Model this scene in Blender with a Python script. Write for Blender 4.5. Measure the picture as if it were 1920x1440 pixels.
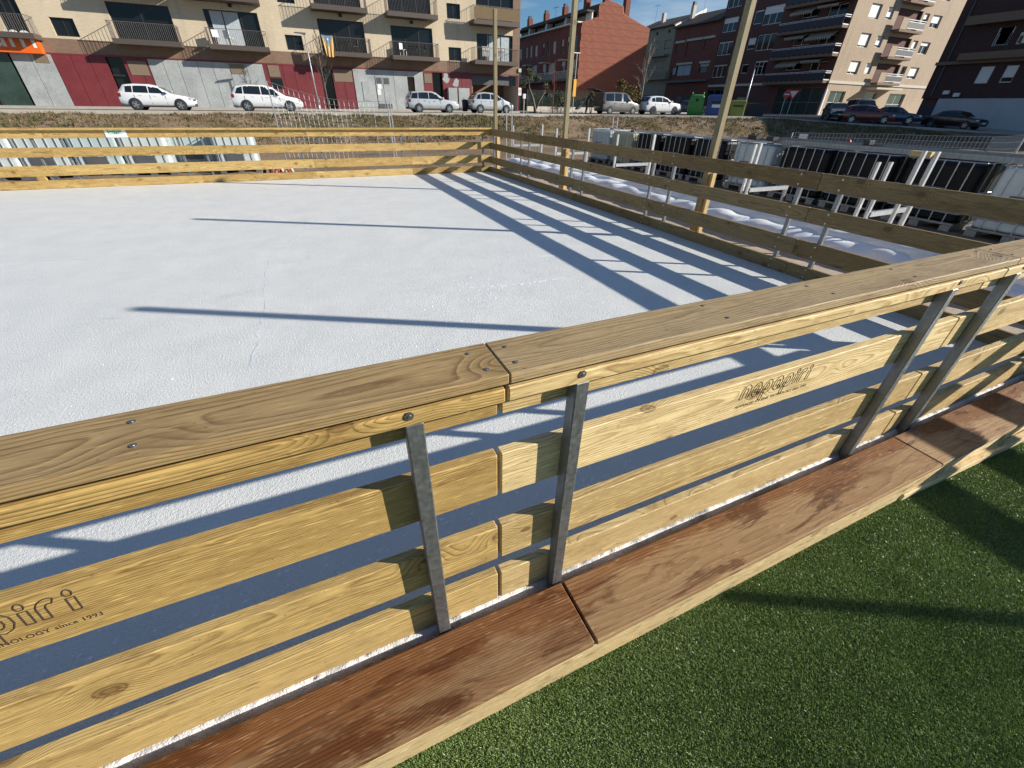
import bpy, bmesh, math, random
import numpy as np
from mathutils import Vector, Matrix
random.seed(7); RNG = np.random.default_rng(11)
scene = bpy.context.scene
C = scene.collection
for o in list(bpy.data.objects): bpy.data.objects.remove(o)

# ------------------------------------------------------------------ camera
CAM_H, F_PX, PITCH, ROLL, YAW = 1.646, 776.6, 33.87, 1.139, 24.73
_p, _r, _y = (math.radians(a) for a in (PITCH, ROLL, YAW))
FWD = np.array([math.sin(_y)*math.cos(_p), math.cos(_y)*math.cos(_p), -math.sin(_p)])
_right = np.array([math.cos(_y), -math.sin(_y), 0]); _up = np.cross(_right, FWD)
RGT = _right*math.cos(_r) + _up*math.sin(_r); UPV = -_right*math.sin(_r) + _up*math.cos(_r)
cd = bpy.data.cameras.new('camera'); cam = bpy.data.objects.new('camera', cd); C.objects.link(cam)
cd.sensor_fit = 'HORIZONTAL'; cd.sensor_width = 36; cd.lens = F_PX/1920*36
cd.clip_start = .02; cd.clip_end = 2000
M = Matrix.Identity(4)
for i in range(3):
    M[i][0] = RGT[i]; M[i][1] = UPV[i]; M[i][2] = -FWD[i]
M[2][3] = CAM_H
cam.matrix_world = M
scene.camera = cam

# ------------------------------------------------------------------ sky, sun, exposure
SUN_EL = 22.8; SUN_DIR = (-.8775, .48)            # ground direction the light travels
world = bpy.data.worlds.new('World'); scene.world = world; world.use_nodes = True
wn = world.node_tree.nodes; wl = world.node_tree.links; wn.clear()
wo = wn.new('ShaderNodeOutputWorld'); bg = wn.new('ShaderNodeBackground'); bg.inputs[1].default_value = .062
sky = wn.new('ShaderNodeTexSky'); sky.sky_type = 'NISHITA'; sky.sun_disc = False
sky.sun_elevation = math.radians(SUN_EL)
sky.sun_rotation = math.atan2(-SUN_DIR[0], -SUN_DIR[1])      # azimuth of the sun, clockwise from +Y
sky.altitude = 300; sky.air_density = 1.0; sky.dust_density = .25; sky.ozone_density = 4.0
wtc = wn.new('ShaderNodeTexCoord'); wmp = wn.new('ShaderNodeMapping'); wmp.inputs['Scale'].default_value = (1.2, 1.2, 5.5)
wno = wn.new('ShaderNodeTexNoise'); wno.inputs['Scale'].default_value = 2.6; wno.inputs['Detail'].default_value = 7; wno.inputs['Roughness'].default_value = .55
wra = wn.new('ShaderNodeValToRGB'); wra.color_ramp.elements[0].position = .53; wra.color_ramp.elements[1].position = .74
wra.color_ramp.elements[1].color = (.55, .55, .55, 1)
wmx = wn.new('ShaderNodeMix'); wmx.data_type = 'RGBA'; wmx.inputs[7].default_value = (8.2, 8.6, 9.2, 1)
wl.new(wtc.outputs['Generated'], wmp.inputs[0]); wl.new(wmp.outputs[0], wno.inputs['Vector']); wl.new(wno.outputs[0], wra.inputs[0])
wtn = wn.new('ShaderNodeMix'); wtn.data_type = 'RGBA'; wtn.blend_type = 'MULTIPLY'; wtn.inputs[0].default_value = 1; wtn.inputs[7].default_value = (.80, 1.0, 1.10, 1)
wl.new(sky.outputs[0], wtn.inputs[6])
wl.new(wra.outputs[0], wmx.inputs[0]); wl.new(wtn.outputs[2], wmx.inputs[6]); wl.new(wmx.outputs[2], bg.inputs[0]); wl.new(bg.outputs[0], wo.inputs[0])
sd = bpy.data.lights.new('sun', 'SUN'); sun = bpy.data.objects.new('sun', sd); C.objects.link(sun)
sd.energy = 4.9; sd.angle = math.radians(.53); sd.color = (1, .93, .82)
ce = math.cos(math.radians(SUN_EL)); ldir = Vector((SUN_DIR[0]*ce, SUN_DIR[1]*ce, -math.sin(math.radians(SUN_EL))))
sun.rotation_euler = ldir.to_track_quat('-Z', 'Y').to_euler(); sun.location = (20, -15, 20)
scene.view_settings.view_transform = 'Standard'; scene.view_settings.look = 'None'
scene.view_settings.exposure = .60; scene.view_settings.gamma = 1

# ------------------------------------------------------------------ photo pixel -> point on a known plane
def P(x, y, X=None, Y=None, z=None):
    d = FWD*F_PX + RGT*(x-960) + UPV*(720-y)
    t = X/d[0] if X is not None else (Y/d[1] if Y is not None else (z-CAM_H)/d[2])
    return Vector((d[0]*t, d[1]*t, d[2]*t + CAM_H))

# ------------------------------------------------------------------ material helpers
class NT:
    def __init__(s, name):
        s.m = bpy.data.materials.new(name); s.m.use_nodes = True; s.t = s.m.node_tree; s.t.nodes.clear()
        s.out = s.t.nodes.new('ShaderNodeOutputMaterial'); s.b = s.t.nodes.new('ShaderNodeBsdfPrincipled'); s.l(s.b.outputs[0], s.out.inputs[0])
    def l(s, a, b): s.t.links.new(a, b)
    def n(s, typ, **k):
        nd = s.t.nodes.new('ShaderNode'+typ)
        for a, v in k.items(): setattr(nd, a, v)
        return nd
    def put(s, sock, v):
        if hasattr(v, 'is_output'): s.l(v, sock)
        elif isinstance(v, (tuple, list)) and sock.type == 'RGBA' and len(v) == 3: sock.default_value = (*v, 1)
        else: sock.default_value = v
    def math(s, op, a, b=None, c=None, clamp=False):
        nd = s.n('Math', operation=op, use_clamp=clamp); s.put(nd.inputs[0], a)
        if b is not None: s.put(nd.inputs[1], b)
        if c is not None: s.put(nd.inputs[2], c)
        return nd.outputs[0]
    def vmul(s, v, sc, off=(0, 0, 0)):
        nd = s.n('VectorMath', operation='MULTIPLY_ADD'); s.put(nd.inputs[0], v); nd.inputs[1].default_value = sc; s.put(nd.inputs[2], off); return nd.outputs[0]
    def noise(s, v, scale, detail=3, rough=.5, dist=0):
        nd = s.n('TexNoise'); s.put(nd.inputs['Vector'], v); nd.inputs['Scale'].default_value = scale; nd.inputs['Detail'].default_value = detail
        nd.inputs['Roughness'].default_value = rough; nd.inputs['Distortion'].default_value = dist; return nd.outputs[0]
    def ramp(s, f, stops):
        nd = s.n('ValToRGB'); s.put(nd.inputs[0], f); e = nd.color_ramp.elements
        while len(e) < len(stops): e.new(.5)
        for i, (p, c) in enumerate(stops):
            e[i].position = p; e[i].color = (*c, 1) if len(c) == 3 else c
        return nd.outputs[0]
    def mix(s, f, a, b, blend='MIX'):
        nd = s.n('Mix', data_type='RGBA', blend_type=blend); s.put(nd.inputs[0], f); s.put(nd.inputs[6], a); s.put(nd.inputs[7], b); return nd.outputs[2]
    def mr(s, v, a, b, c=0, d=1):
        nd = s.n('MapRange'); s.put(nd.inputs[0], v)
        for i, q in enumerate((a, b, c, d)): nd.inputs[i+1].default_value = q
        return nd.outputs[0]
    def bump(s, h, strength=.3, dist=.01):
        nd = s.n('Bump'); s.put(nd.inputs['Height'], h); nd.inputs['Strength'].default_value = strength; nd.inputs['Distance'].default_value = dist
        s.l(nd.outputs[0], s.b.inputs['Normal'])
    def fin(s, col=None, rough=.6, metal=0, spec=None):
        if col is not None: s.put(s.b.inputs['Base Color'], col)
        s.put(s.b.inputs['Roughness'], rough); s.put(s.b.inputs['Metallic'], metal)
        if spec is not None: s.b.inputs['Specular IOR Level'].default_value = spec
        return s.m

def plain(name, col, rough=.6, metal=0, var=.12, scale=6, bump=0, spec=None, coat=0):
    """base colour with blotchy wear of its own"""
    t = NT(name); tc = t.n('TexCoord'); oi = t.n('ObjectInfo')
    v = t.n('VectorMath', operation='ADD'); t.l(tc.outputs['Object'], v.inputs[0]); t.l(oi.outputs['Random'], v.inputs[1])
    n1 = t.noise(v.outputs[0], scale, 5, .6); n2 = t.noise(v.outputs[0], scale*9, 3, .6)
    f = t.math('MULTIPLY_ADD', n2, .4, t.math('MULTIPLY', n1, .6))
    c = t.ramp(f, [(.3, tuple(x*(1-var) for x in col)), (.7, tuple(min(1, x*(1+var)) for x in col))])
    if bump: t.bump(n2, bump, .01)
    if coat: t.b.inputs['Coat Weight'].default_value = coat; t.b.inputs['Coat Roughness'].default_value = .06
    return t.fin(c, rough, metal, spec)

def wood(name, light, dark, grey=(.3, .27, .2), greyf=.25, freq=95, rough=.62, knot=(.09, .04, .015), wet=0, dirt=0, ks=(3.2, 5.0, 5.0), kt=.135, dis=.085):
    """sawn softwood: growth rings about a pith line, knots, fibres; grain runs along local X"""
    t = NT(name); tc = t.n('TexCoord'); oi = t.n('ObjectInfo'); r = oi.outputs['Random']
    off = t.n('CombineXYZ'); t.l(t.math('MULTIPLY', r, 41.), off.inputs[0]); t.l(t.math('MULTIPLY', r, 17.3), off.inputs[1]); t.l(t.math('MULTIPLY', r, 9.7), off.inputs[2])
    va = t.n('VectorMath', operation='ADD'); t.l(tc.outputs['Object'], va.inputs[0]); t.l(off.outputs[0], va.inputs[1]); p = va.outputs[0]
    # knots
    vo = t.n('TexVoronoi'); vo.inputs['Scale'].default_value = 1; t.l(t.vmul(p, ks), vo.inputs['Vector']); kd = vo.outputs['Distance']
    kn = t.math('MULTIPLY', t.mr(kd, kt, kt-.02), t.math('MULTIPLY_ADD', t.math('SINE', t.math('MULTIPLY', kd, 120.)), .22, .62)); halo = t.math('POWER', t.mr(kd, .40, .06), 1.6)
    # distorted distance to the pith
    nz = t.n('TexNoise'); t.l(t.vmul(p, (.55, 2.4, 2.4)), nz.inputs['Vector']); nz.inputs['Scale'].default_value = 1.3; nz.inputs['Detail'].default_value = 2.5
    nc = t.vmul(nz.outputs['Color'], (0, dis, dis), (0, -dis/2, -dis/2))
    base = t.n('VectorMath', operation='MULTIPLY_ADD'); t.l(tc.outputs['Object'], base.inputs[0]); base.inputs[1].default_value = (0, 1, 1); t.l(nc, base.inputs[2])
    pith = t.n('CombineXYZ'); t.l(t.math('MULTIPLY_ADD', t.math('FRACT', t.math('MULTIPLY', r, 13.7)), .16, -.08), pith.inputs[1]); t.l(t.math('MULTIPLY_ADD', t.math('FRACT', t.math('MULTIPLY', r, 7.9)), .12, .02), pith.inputs[2])
    sb = t.n('VectorMath', operation='SUBTRACT'); t.l(base.outputs[0], sb.inputs[0]); t.l(pith.outputs[0], sb.inputs[1])
    ln = t.n('VectorMath', operation='LENGTH'); t.l(sb.outputs[0], ln.inputs[0])
    R = t.math('ADD', ln.outputs['Value'], t.math('MULTIPLY', halo, .03))
    ring = t.math('FRACT', t.math('MULTIPLY', R, freq))
    ringc = t.ramp(ring, [(0, (.2,)*3), (.12, (0,)*3), (.62, (.35,)*3), (.9, (1,)*3), (1, (.3,)*3)])
    fib = t.noise(t.vmul(p, (5, 260, 260)), 1, 2, .6)
    big = t.noise(t.vmul(p, (1.6, 5, 5)), 1, 4, .6)
    fib2 = t.noise(t.vmul(p, (2.2, 95, 95)), 1, 3, .65)
    g = t.math('ADD', t.math('MULTIPLY', ringc, .72), t.math('ADD', t.math('MULTIPLY', t.math('SUBTRACT', fib, .5), .55), t.math('MULTIPLY', t.math('SUBTRACT', fib2, .42), .75)), clamp=True)
    col = t.mix(g, light, dark)
    tone = t.math('MULTIPLY_ADD', big, 1.3, t.math('MULTIPLY_ADD', r, .5, -.65), clamp=True)
    col = t.mix(t.math('MULTIPLY', tone, greyf*2), col, grey)
    vr = t.n('Mix', data_type='RGBA', blend_type='MULTIPLY'); vr.inputs[0].default_value = 1; t.l(col, vr.inputs[6]); t.l(t.ramp(t.math('FRACT', t.math('MULTIPLY', r, 29.3)), [(0, (.74, .70, .62)), (.5, (1, 1, 1)), (1, (1.12, 1.16, 1.25))]), vr.inputs[7]); col = vr.outputs[2]
    mott = t.noise(t.vmul(p, (3, 16, 16)), 1, 5, .7); col = t.mix(t.mr(mott, .52, .70, 0, .6), col, dark); col = t.mix(t.mr(mott, .46, .30, 0, .35), col, light)
    col = t.mix(t.math('MULTIPLY', halo, .35), col, dark)
    col = t.mix(t.math('MULTIPLY', kn, .85), col, knot)
    if wet:
        sy = t.n('SeparateXYZ'); t.l(tc.outputs['Object'], sy.inputs[0])
        wn_ = t.noise(t.vmul(p, (1.1, 6, 6)), 1, 5, .6, .5); wf = t.math('MULTIPLY_ADD', sy.outputs[1], 1.25, wn_)
        w1 = t.mr(wf, .58-.08*wet, .68-.08*wet); w2 = t.mr(t.math('MULTIPLY_ADD', halo, .10, t.noise(t.vmul(p, (2.3, 9, 9)), 1, 5, .65, .8)), .59-.05*wet, .67-.05*wet)
        col = t.mix(t.math('MULTIPLY', w1, .8), col, t.mix(ringc, (.215, .078, .018), (.085, .027, .007)))
        col = t.mix(t.math('MULTIPLY', w2, .75), col, t.mix(ringc, (.115, .036, .010), (.05, .016, .006)))
        rough = t.mr(w2, 0, 1, rough, .42)
    if dirt:
        dn_ = t.noise(t.vmul(p, (9, 34, 34)), 1, 5, .7); col = t.mix(t.mr(dn_, .53, .66, 0, dirt), col, (.13, .105, .06)); dn2 = t.noise(t.vmul(p, (2.5, 20, 20)), 1, 3, .6); col = t.mix(t.mr(dn2, .5, .7, 0, .5), col, (.42, .27, .11))
    fl = t.noise(t.vmul(p, (16, 170, 170)), 1, 2, .5); col = t.mix(t.mr(fl, .60, .72, 0, .55), col, tuple(min(1, c*1.35) for c in light)); col = t.mix(t.mr(fl, .40, .28, 0, .5), col, tuple(c*.6 for c in dark))
    sp = t.noise(t.vmul(p, (60, 60, 60)), 1, 2, .5)
    col = t.mix(t.mr(sp, .68, .76, 0, .4), col, knot)
    t.bump(t.math('MULTIPLY_ADD', t.math('ADD', fib, fib2), .7, ringc), .4, .0025)
    return t.fin(col, rough, 0, .35)

M_ = {}
M_['pine'] = wood('pine_plank', (.64, .44, .16), (.17, .09, .024), (.36, .25, .095), .30, freq=165)
M_['pine_pale'] = wood('pine_pale', (.80, .615, .31), (.33, .20, .065), (.56, .42, .20), .25, freq=150)
M_['pine_shade'] = wood('shade_darkened_plank', (.345, .225, .09), (.115, .063, .02), (.21, .145, .06), .4, freq=140)  # pine darkened for the side fence, its shade put into the colour
M_['cap'] = wood('weathered_cap_board', (.43, .30, .14), (.165, .095, .036), (.29, .22, .12), .42, freq=160, ks=(2.4, 4.2, 4.2), kt=.085, dis=.06)
M_['step'] = wood('brown_step_board', (.40, .255, .13), (.23, .125, .05), (.38, .255, .14), .4, freq=110, rough=.85, wet=1, ks=(1.5, 3.2, 3.2), kt=.10, dis=.12)
M_['step_wet'] = wood('wet_step_board', (.36, .22, .115), (.20, .10, .04), (.34, .22, .12), .4, freq=110, rough=.8, wet=2.2, ks=(1.9, 3.6, 3.6), kt=.13, dis=.12)
M_['beam'] = wood('rough_sawn_beam', (.84, .67, .39), (.54, .38, .17), (.56, .45, .27), .3, freq=90, rough=.9, dirt=.75)
M_['pole'] = wood('green_tinted_post', (.30, .245, .13), (.17, .12, .055), (.22, .19, .11), .4)
def galv():
    t = NT('galvanised_steel'); tc = t.n('TexCoord'); n1 = t.noise(tc.outputs['Object'], 60, 3, .6); n2 = t.noise(t.vmul(tc.outputs['Object'], (8, 8, 1.5)), 3, 4, .6)
    c = t.ramp(t.math('MULTIPLY_ADD', n2, .6, t.math('MULTIPLY', n1, .4)), [(.3, (.15, .16, .17)), (.7, (.33, .345, .355))])
    return t.fin(c, t.mr(n1, .3, .7, .35, .55), .75)
M_['galv'] = galv()
M_['bright_galv'] = plain('new_galvanised_steel', (.50, .515, .53), .45, .6, .25, 25)
M_['screw'] = plain('screw_steel', (.30, .30, .29), .38, .85)
M_['zinc'] = plain('zinc_screw', (.6, .6, .58), .35, .7)
M_['char'] = plain('burned_lettering', (.035, .02, .012), .8)
M_['black'] = plain('black_plastic', (.012, .012, .014), .45)
M_['rubber'] = plain('tyre_rubber', (.02, .02, .02), .8)
M_['glass'] = plain('dark_window_glass', (.010, .012, .014), .07, 0, .2, 2, spec=.35)
M_['glass_green'] = plain('green_shop_glass', (.035, .06, .052), .12, 0, .4, 1, spec=.5)
M_['frame_dark'] = plain('dark_bronze_frame', (.03, .026, .024), .5)
M_['white_paint'] = plain('white_paint', (.72, .72, .70), .5, var=.05)
M_['cream'] = plain('cream_render', (.55, .50, .42), .8)
M_['red_panel'] = plain('faded_red_sheet', (.165, .024, .03), .6, 0, .3, 1.2)
M_['grey_panel'] = plain('dirty_grey_sheet', (.34, .36, .36), .55, 0, .3, .9)
M_['tan_vent'] = plain('tan_louvre', (.20, .15, .105), .7)
M_['brown_band'] = plain('brown_brick_band', (.19, .13, .09), .85, 0, .15, 12)
M_['slab'] = plain('brown_balcony_slab', (.085, .065, .055), .6)
M_['rail'] = plain('painted_railing', (.11, .09, .08), .5)
M_['orange'] = plain('orange_sign', (.75, .13, .012), .45, var=.05)
M_['reed'] = plain('reed_screen', (.21, .15, .085), .9, 0, .5, 30)
def brick(name, c1, c2, mortar, sc=1, bw=.24, bh=.07, bumpd=.004, axis='X'):
    t = NT(name); g = t.n('NewGeometry'); sp = t.n('SeparateXYZ'); t.l(g.outputs['Position'], sp.inputs[0]); cb = t.n('CombineXYZ')
    t.l(t.math('ADD', sp.outputs[0], sp.outputs[1]), cb.inputs[0]); t.l(sp.outputs[2], cb.inputs[1])
    b = t.n('TexBrick'); t.l(cb.outputs[0], b.inputs['Vector']); b.inputs['Scale'].default_value = 1; b.inputs['Brick Width'].default_value = bw; b.inputs['Row Height'].default_value = bh
    b.inputs['Mortar Size'].default_value = .006*sc; b.inputs['Color1'].default_value = (*c1, 1); b.inputs['Color2'].default_value = (*c2, 1); b.inputs['Mortar'].default_value = (*mortar, 1)
    n = t.noise(g.outputs['Position'], .35, 5, .6); n2 = t.noise(g.outputs['Position'], 5, 4, .7)
    c = t.mix(t.mr(n, .35, .7, 0, .25), b.outputs['Color'], tuple(x*.6 for x in c1)); c = t.mix(t.mr(n2, .4, .75, 0, .35), c, c2); st = t.noise(t.vmul(g.outputs['Position'], (1.6, 1.6, .12)), 1, 5, .65); c = t.mix(t.mr(st, .52, .75, 0, .45), c, tuple(x*.55 for x in c1))
    t.bump(b.outputs['Fac'], .4, -bumpd)
    return t.fin(c, .85)
M_['brick_beige'] = brick('beige_brick', (.58, .48, .335), (.64, .54, .40), (.5, .42, .31))
M_['brick_brown'] = brick('brown_brick', (.20, .125, .085), (.25, .16, .11), (.2, .15, .11))
M_['brick_red'] = brick('red_brick', (.19, .055, .038), (.24, .075, .05), (.15, .07, .05))
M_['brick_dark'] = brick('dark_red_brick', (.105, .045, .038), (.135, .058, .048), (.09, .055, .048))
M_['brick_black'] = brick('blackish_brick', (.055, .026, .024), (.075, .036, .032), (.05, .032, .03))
M_['wall_grey'] = plain('greyed_white_wall', (.40, .42, .44), .7, 0, .12, 1)  # white ground floor wall in an even, darker grey
M_['shaded_cream'] = plain('shaded_cream_render', (.32, .275, .20), .85, 0, .15, 1)  # cream render darkened, the house front's shade is in this colour
M_['brick_tan'] = brick('tan_brick', (.40, .30, .21), (.46, .36, .26), (.36, .28, .2))
M_['clad'] = plain('terracotta_cladding', (.41, .145, .085), .7, 0, .12, 3)
M_['roof'] = plain('old_roof_tiles', (.10, .075, .06), .85, 0, .3, 4)

def ice_mat():
    t = NT('skated_ice'); g = t.n('NewGeometry'); p = g.outputs['Position']
    f1 = t.noise(p, 170, 3, .6); f2 = t.noise(p, 62, 4, .7); f3 = t.noise(p, 2.2, 5, .6); f4 = t.noise(p, .5, 3, .5)
    sc = t.n('TexVoronoi', feature='DISTANCE_TO_EDGE'); t.l(t.vmul(p, (1, 1, 1)), sc.inputs['Vector']); sc.inputs['Scale'].default_value = .33
    nd = t.noise(p, 3, 4, .6)
    scr = t.mr(t.math('ADD', sc.outputs['Distance'], t.math('MULTIPLY', t.math('SUBTRACT', nd, .5), .03)), .006, .0, 0, 1)
    scr = t.math('MULTIPLY', scr, t.mr(t.noise(p, .8, 3, .5), .55, .62))
    c = t.ramp(t.math('MULTIPLY_ADD', f2, .35, t.math('MULTIPLY', f3, .65)), [(.3, (.655, .68, .675)), (.5, (.735, .75, .74)), (.7, (.80, .805, .79))])
    c = t.mix(t.mr(f4, .42, .62, 0, .30), c, (.67, .71, .72)); c = t.mix(t.math('MULTIPLY', scr, .5), c, (.52, .56, .58)); sp_ = t.noise(p, 75, 2, .7); c = t.mix(t.mr(sp_, .42, .30, 0, .35), c, (.44, .48, .51)); c = t.mix(t.mr(sp_, .58, .70, 0, .5), c, (.86, .88, .88))
    h = t.math('ADD', t.math('MULTIPLY', f1, .5), t.math('ADD', t.math('MULTIPLY', f2, .9), t.math('MULTIPLY', f3, 1.2)))
    t.bump(h, .65, .012)
    return t.fin(c, .5, 0, .3)
M_['ice'] = ice_mat()
def soil_mat():
    t = NT('bare_soil_and_dry_grass'); g = t.n('NewGeometry'); p = g.outputs['Position']
    a = t.noise(p, .45, 5, .6); b = t.noise(p, 6, 5, .7); d = t.noise(p, 45, 3, .6)
    soil = t.ramp(b, [(.3, (.20, .14, .095)), (.7, (.34, .255, .185))]); grass = t.ramp(b, [(.3, (.085, .066, .03)), (.7, (.17, .13, .06))])
    sz = t.n('SeparateXYZ'); t.l(p, sz.inputs[0])
    bank = t.mr(sz.outputs[2], .0, .35)
    c = t.mix(t.math('MULTIPLY', t.mr(a, .38, .58), t.math('MULTIPLY_ADD', bank, .6, .4)), soil, grass)
    c = t.mix(t.mr(d, .5, .8, 0, .4), c, (.36, .29, .22)); t.bump(t.math('ADD', b, t.math('MULTIPLY', d, .4)), .7, .05)
    return t.fin(c, .95, 0, .1)
M_['soil'] = soil_mat()
M_['gravel'] = plain('pale_compacted_gravel', (.42, .34, .265), .95, 0, .22, 7, .5)
def asphalt_mat():
    t = NT('asphalt'); g = t.n('NewGeometry'); p = g.outputs['Position']; a = t.noise(p, .4, 5, .6); d = t.noise(p, 60, 3, .6)
    c = t.ramp(t.math('MULTIPLY_ADD', d, .3, t.math('MULTIPLY', a, .7)), [(.3, (.055, .054, .052)), (.7, (.10, .098, .094))]); t.bump(d, .3, .01)
    return t.fin(c, .85)
M_['asphalt'] = asphalt_mat()
M_['concrete'] = plain('pale_concrete', (.42, .39, .34), .85, 0, .2, 1.5, .2)
def turf_mat(name, a, b):
    t = NT(name); g = t.n('NewGeometry'); n = t.noise(g.outputs['Position'], 2.2, 4, .6); n2 = t.noise(g.outputs['Position'], 420, 1, .5)
    c = t.ramp(t.math('MULTIPLY_ADD', n2, .55, t.math('MULTIPLY', n, .45)), [(.34, a), (.60, b), (.74, tuple(x*1.9 for x in b))])
    t.fin(c, .38, 0, .5); return t.m
M_['turf_base'] = turf_mat('turf_backing', (.06, .09, .025), (.09, .13, .04))
M_['blade'] = turf_mat('turf_blades', (.135, .22, .05), (.27, .37, .12))

# ------------------------------------------------------------------ mesh helpers
class MB:
    def __init__(s): s.v = []; s.f = []; s.mi = []; s.cur = 0
    def quad(s, *pts):
        n = len(s.v); s.v += [tuple(p) for p in pts]; s.f.append(tuple(range(n, n+len(pts)))); s.mi.append(s.cur); return s
    def hexa(s, c):     # 8 corners: bottom loop then top loop
        n = len(s.v); s.v += [tuple(p) for p in c]
        for q in ((3, 2, 1, 0), (4, 5, 6, 7), (0, 1, 5, 4), (1, 2, 6, 5), (2, 3, 7, 6), (3, 0, 4, 7)): s.f.append(tuple(n+i for i in q)); s.mi.append(s.cur)
        return s
    def box(s, x0, x1, y0, y1, z0, z1):
        return s.hexa([(x0, y0, z0), (x1, y0, z0), (x1, y1, z0), (x0, y1, z0), (x0, y0, z1), (x1, y0, z1), (x1, y1, z1), (x0, y1, z1)])
    def tube(s, pts, rad, n=6, cap=True):
        pts = [Vector(p) for p in pts]; rs = rad if isinstance(rad, (list, tuple)) else [rad]*len(pts); base = len(s.v)
        for i, p in enumerate(pts):
            d = (pts[min(i+1, len(pts)-1)] - pts[max(i-1, 0)]).normalized(); a = d.orthogonal().normalized() if abs(d.z) < .99 else Vector((1, 0, 0))
            if abs(d.z) < .99: a = d.cross(Vector((0, 0, 1))).normalized()
            b = d.cross(a)
            for k in range(n):
                th = 2*math.pi*k/n; q = p + (a*math.cos(th)+b*math.sin(th))*rs[i]; s.v.append(tuple(q))
        for i in range(len(pts)-1):
            for k in range(n):
                k2 = (k+1) % n; s.f.append((base+i*n+k, base+i*n+k2, base+(i+1)*n+k2, base+(i+1)*n+k)); s.mi.append(s.cur)
        if cap:
            s.f.append(tuple(base+k for k in range(n))[::-1]); s.mi.append(s.cur); e = base+(len(pts)-1)*n; s.f.append(tuple(e+k for k in range(n))); s.mi.append(s.cur)
        return s
    def lathe(s, prof, n=16, axis='Z', origin=(0, 0, 0)):
        base = len(s.v); ox, oy, oz = origin
        for r, h in prof:
            for k in range(n):
                th = 2*math.pi*k/n; a, b = r*math.cos(th), r*math.sin(th)
                s.v.append((ox+a, oy+b, oz+h) if axis == 'Z' else ((ox+a, oy+h, oz+b) if axis == 'Y' else (ox+h, oy+a, oz+b)))
        for i in range(len(prof)-1):
            for k in range(n):
                k2 = (k+1) % n; s.f.append((base+i*n+k, base+i*n+k2, base+(i+1)*n+k2, base+(i+1)*n+k)); s.mi.append(s.cur)
        return s
    def prism(s, poly, y0, y1):   # poly in (x, z), extruded along y
        n = len(poly); b = len(s.v); s.v += [(x, y0, z) for x, z in poly] + [(x, y1, z) for x, z in poly]
        s.f.append(tuple(b+i for i in range(n))); s.f.append(tuple(b+n+i for i in range(n))[::-1]); s.mi += [s.cur]*2
        for i in range(n): j = (i+1) % n; s.f.append((b+i, b+n+i, b+n+j, b+j)); s.mi.append(s.cur)
        return s
    def mesh(s, name, mats, smooth=False, bevel=0, recalc=True):
        me = bpy.data.meshes.new(name); me.from_pydata(s.v, [], s.f)
        for m in (mats if isinstance(mats, list) else [mats]): me.materials.append(M_[m] if isinstance(m, str) else m)
        if any(s.mi): me.polygons.foreach_set('material_index', s.mi)
        if recalc or bevel:
            bm = bmesh.new(); bm.from_mesh(me)
            bmesh.ops.recalc_face_normals(bm, faces=bm.faces)
            if bevel: bmesh.ops.bevel(bm, geom=[e for e in bm.edges], offset=bevel, segments=1, affect='EDGES', clamp_overlap=True)
            bm.to_mesh(me); bm.free()
        if smooth: me.polygons.foreach_set('use_smooth', [True]*len(me.polygons))
        me.update(); return me
    def build(s, name, mats, parent=None, loc=(0, 0, 0), rot=(0, 0, 0), smooth=False, bevel=0, recalc=True):
        return put(name, s.mesh(name, mats, smooth, bevel, recalc), parent, loc, rot)
def put(name, me, parent=None, loc=(0, 0, 0), rot=(0, 0, 0)):
    o = bpy.data.objects.new(name, me); C.objects.link(o); o.location = loc; o.rotation_euler = rot
    if parent: o.parent = parent
    return o
def tag(o, label=None, cat=None, group=None, kind=None):
    if label: o['label'] = label
    if cat: o['category'] = cat
    if group: o['group'] = group
    if kind: o['kind'] = kind
    return o
def thing(name, label, cat, loc=(0, 0, 0), rz=0, group=None):
    o = bpy.data.objects.new(name, None); C.objects.link(o); o.location = loc; o.rotation_euler = (0, 0, rz); o.empty_display_size = .2
    return tag(o, label, cat, group)
def struct(o): o['kind'] = 'structure'; return o
def copy_tree(o, parent=None):
    c = o.copy(); C.objects.link(c); c.parent = parent
    for ch in [q for q in o.children]: copy_tree(ch, c)
    return c
_bc = {}
def board(name, L, W, T, mat, parent, loc, rot=(0, 0, 0), bevel=.004):
    """a plank, length on local X, width on Y, thickness on Z; alike planks share a mesh"""
    k = (round(L, 4), round(W, 4), round(T, 4), mat, bevel)
    if k not in _bc: _bc[k] = MB().box(-L/2, L/2, -W/2, W/2, -T/2, T/2).mesh(name, mat, bevel=bevel)
    return put(name, _bc[k], parent, loc, rot)
ORD = ['first', 'second', 'third', 'fourth', 'fifth', 'sixth', 'seventh', 'eighth', 'ninth', 'tenth', 'eleventh', 'twelfth']
HP = math.pi/2

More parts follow.
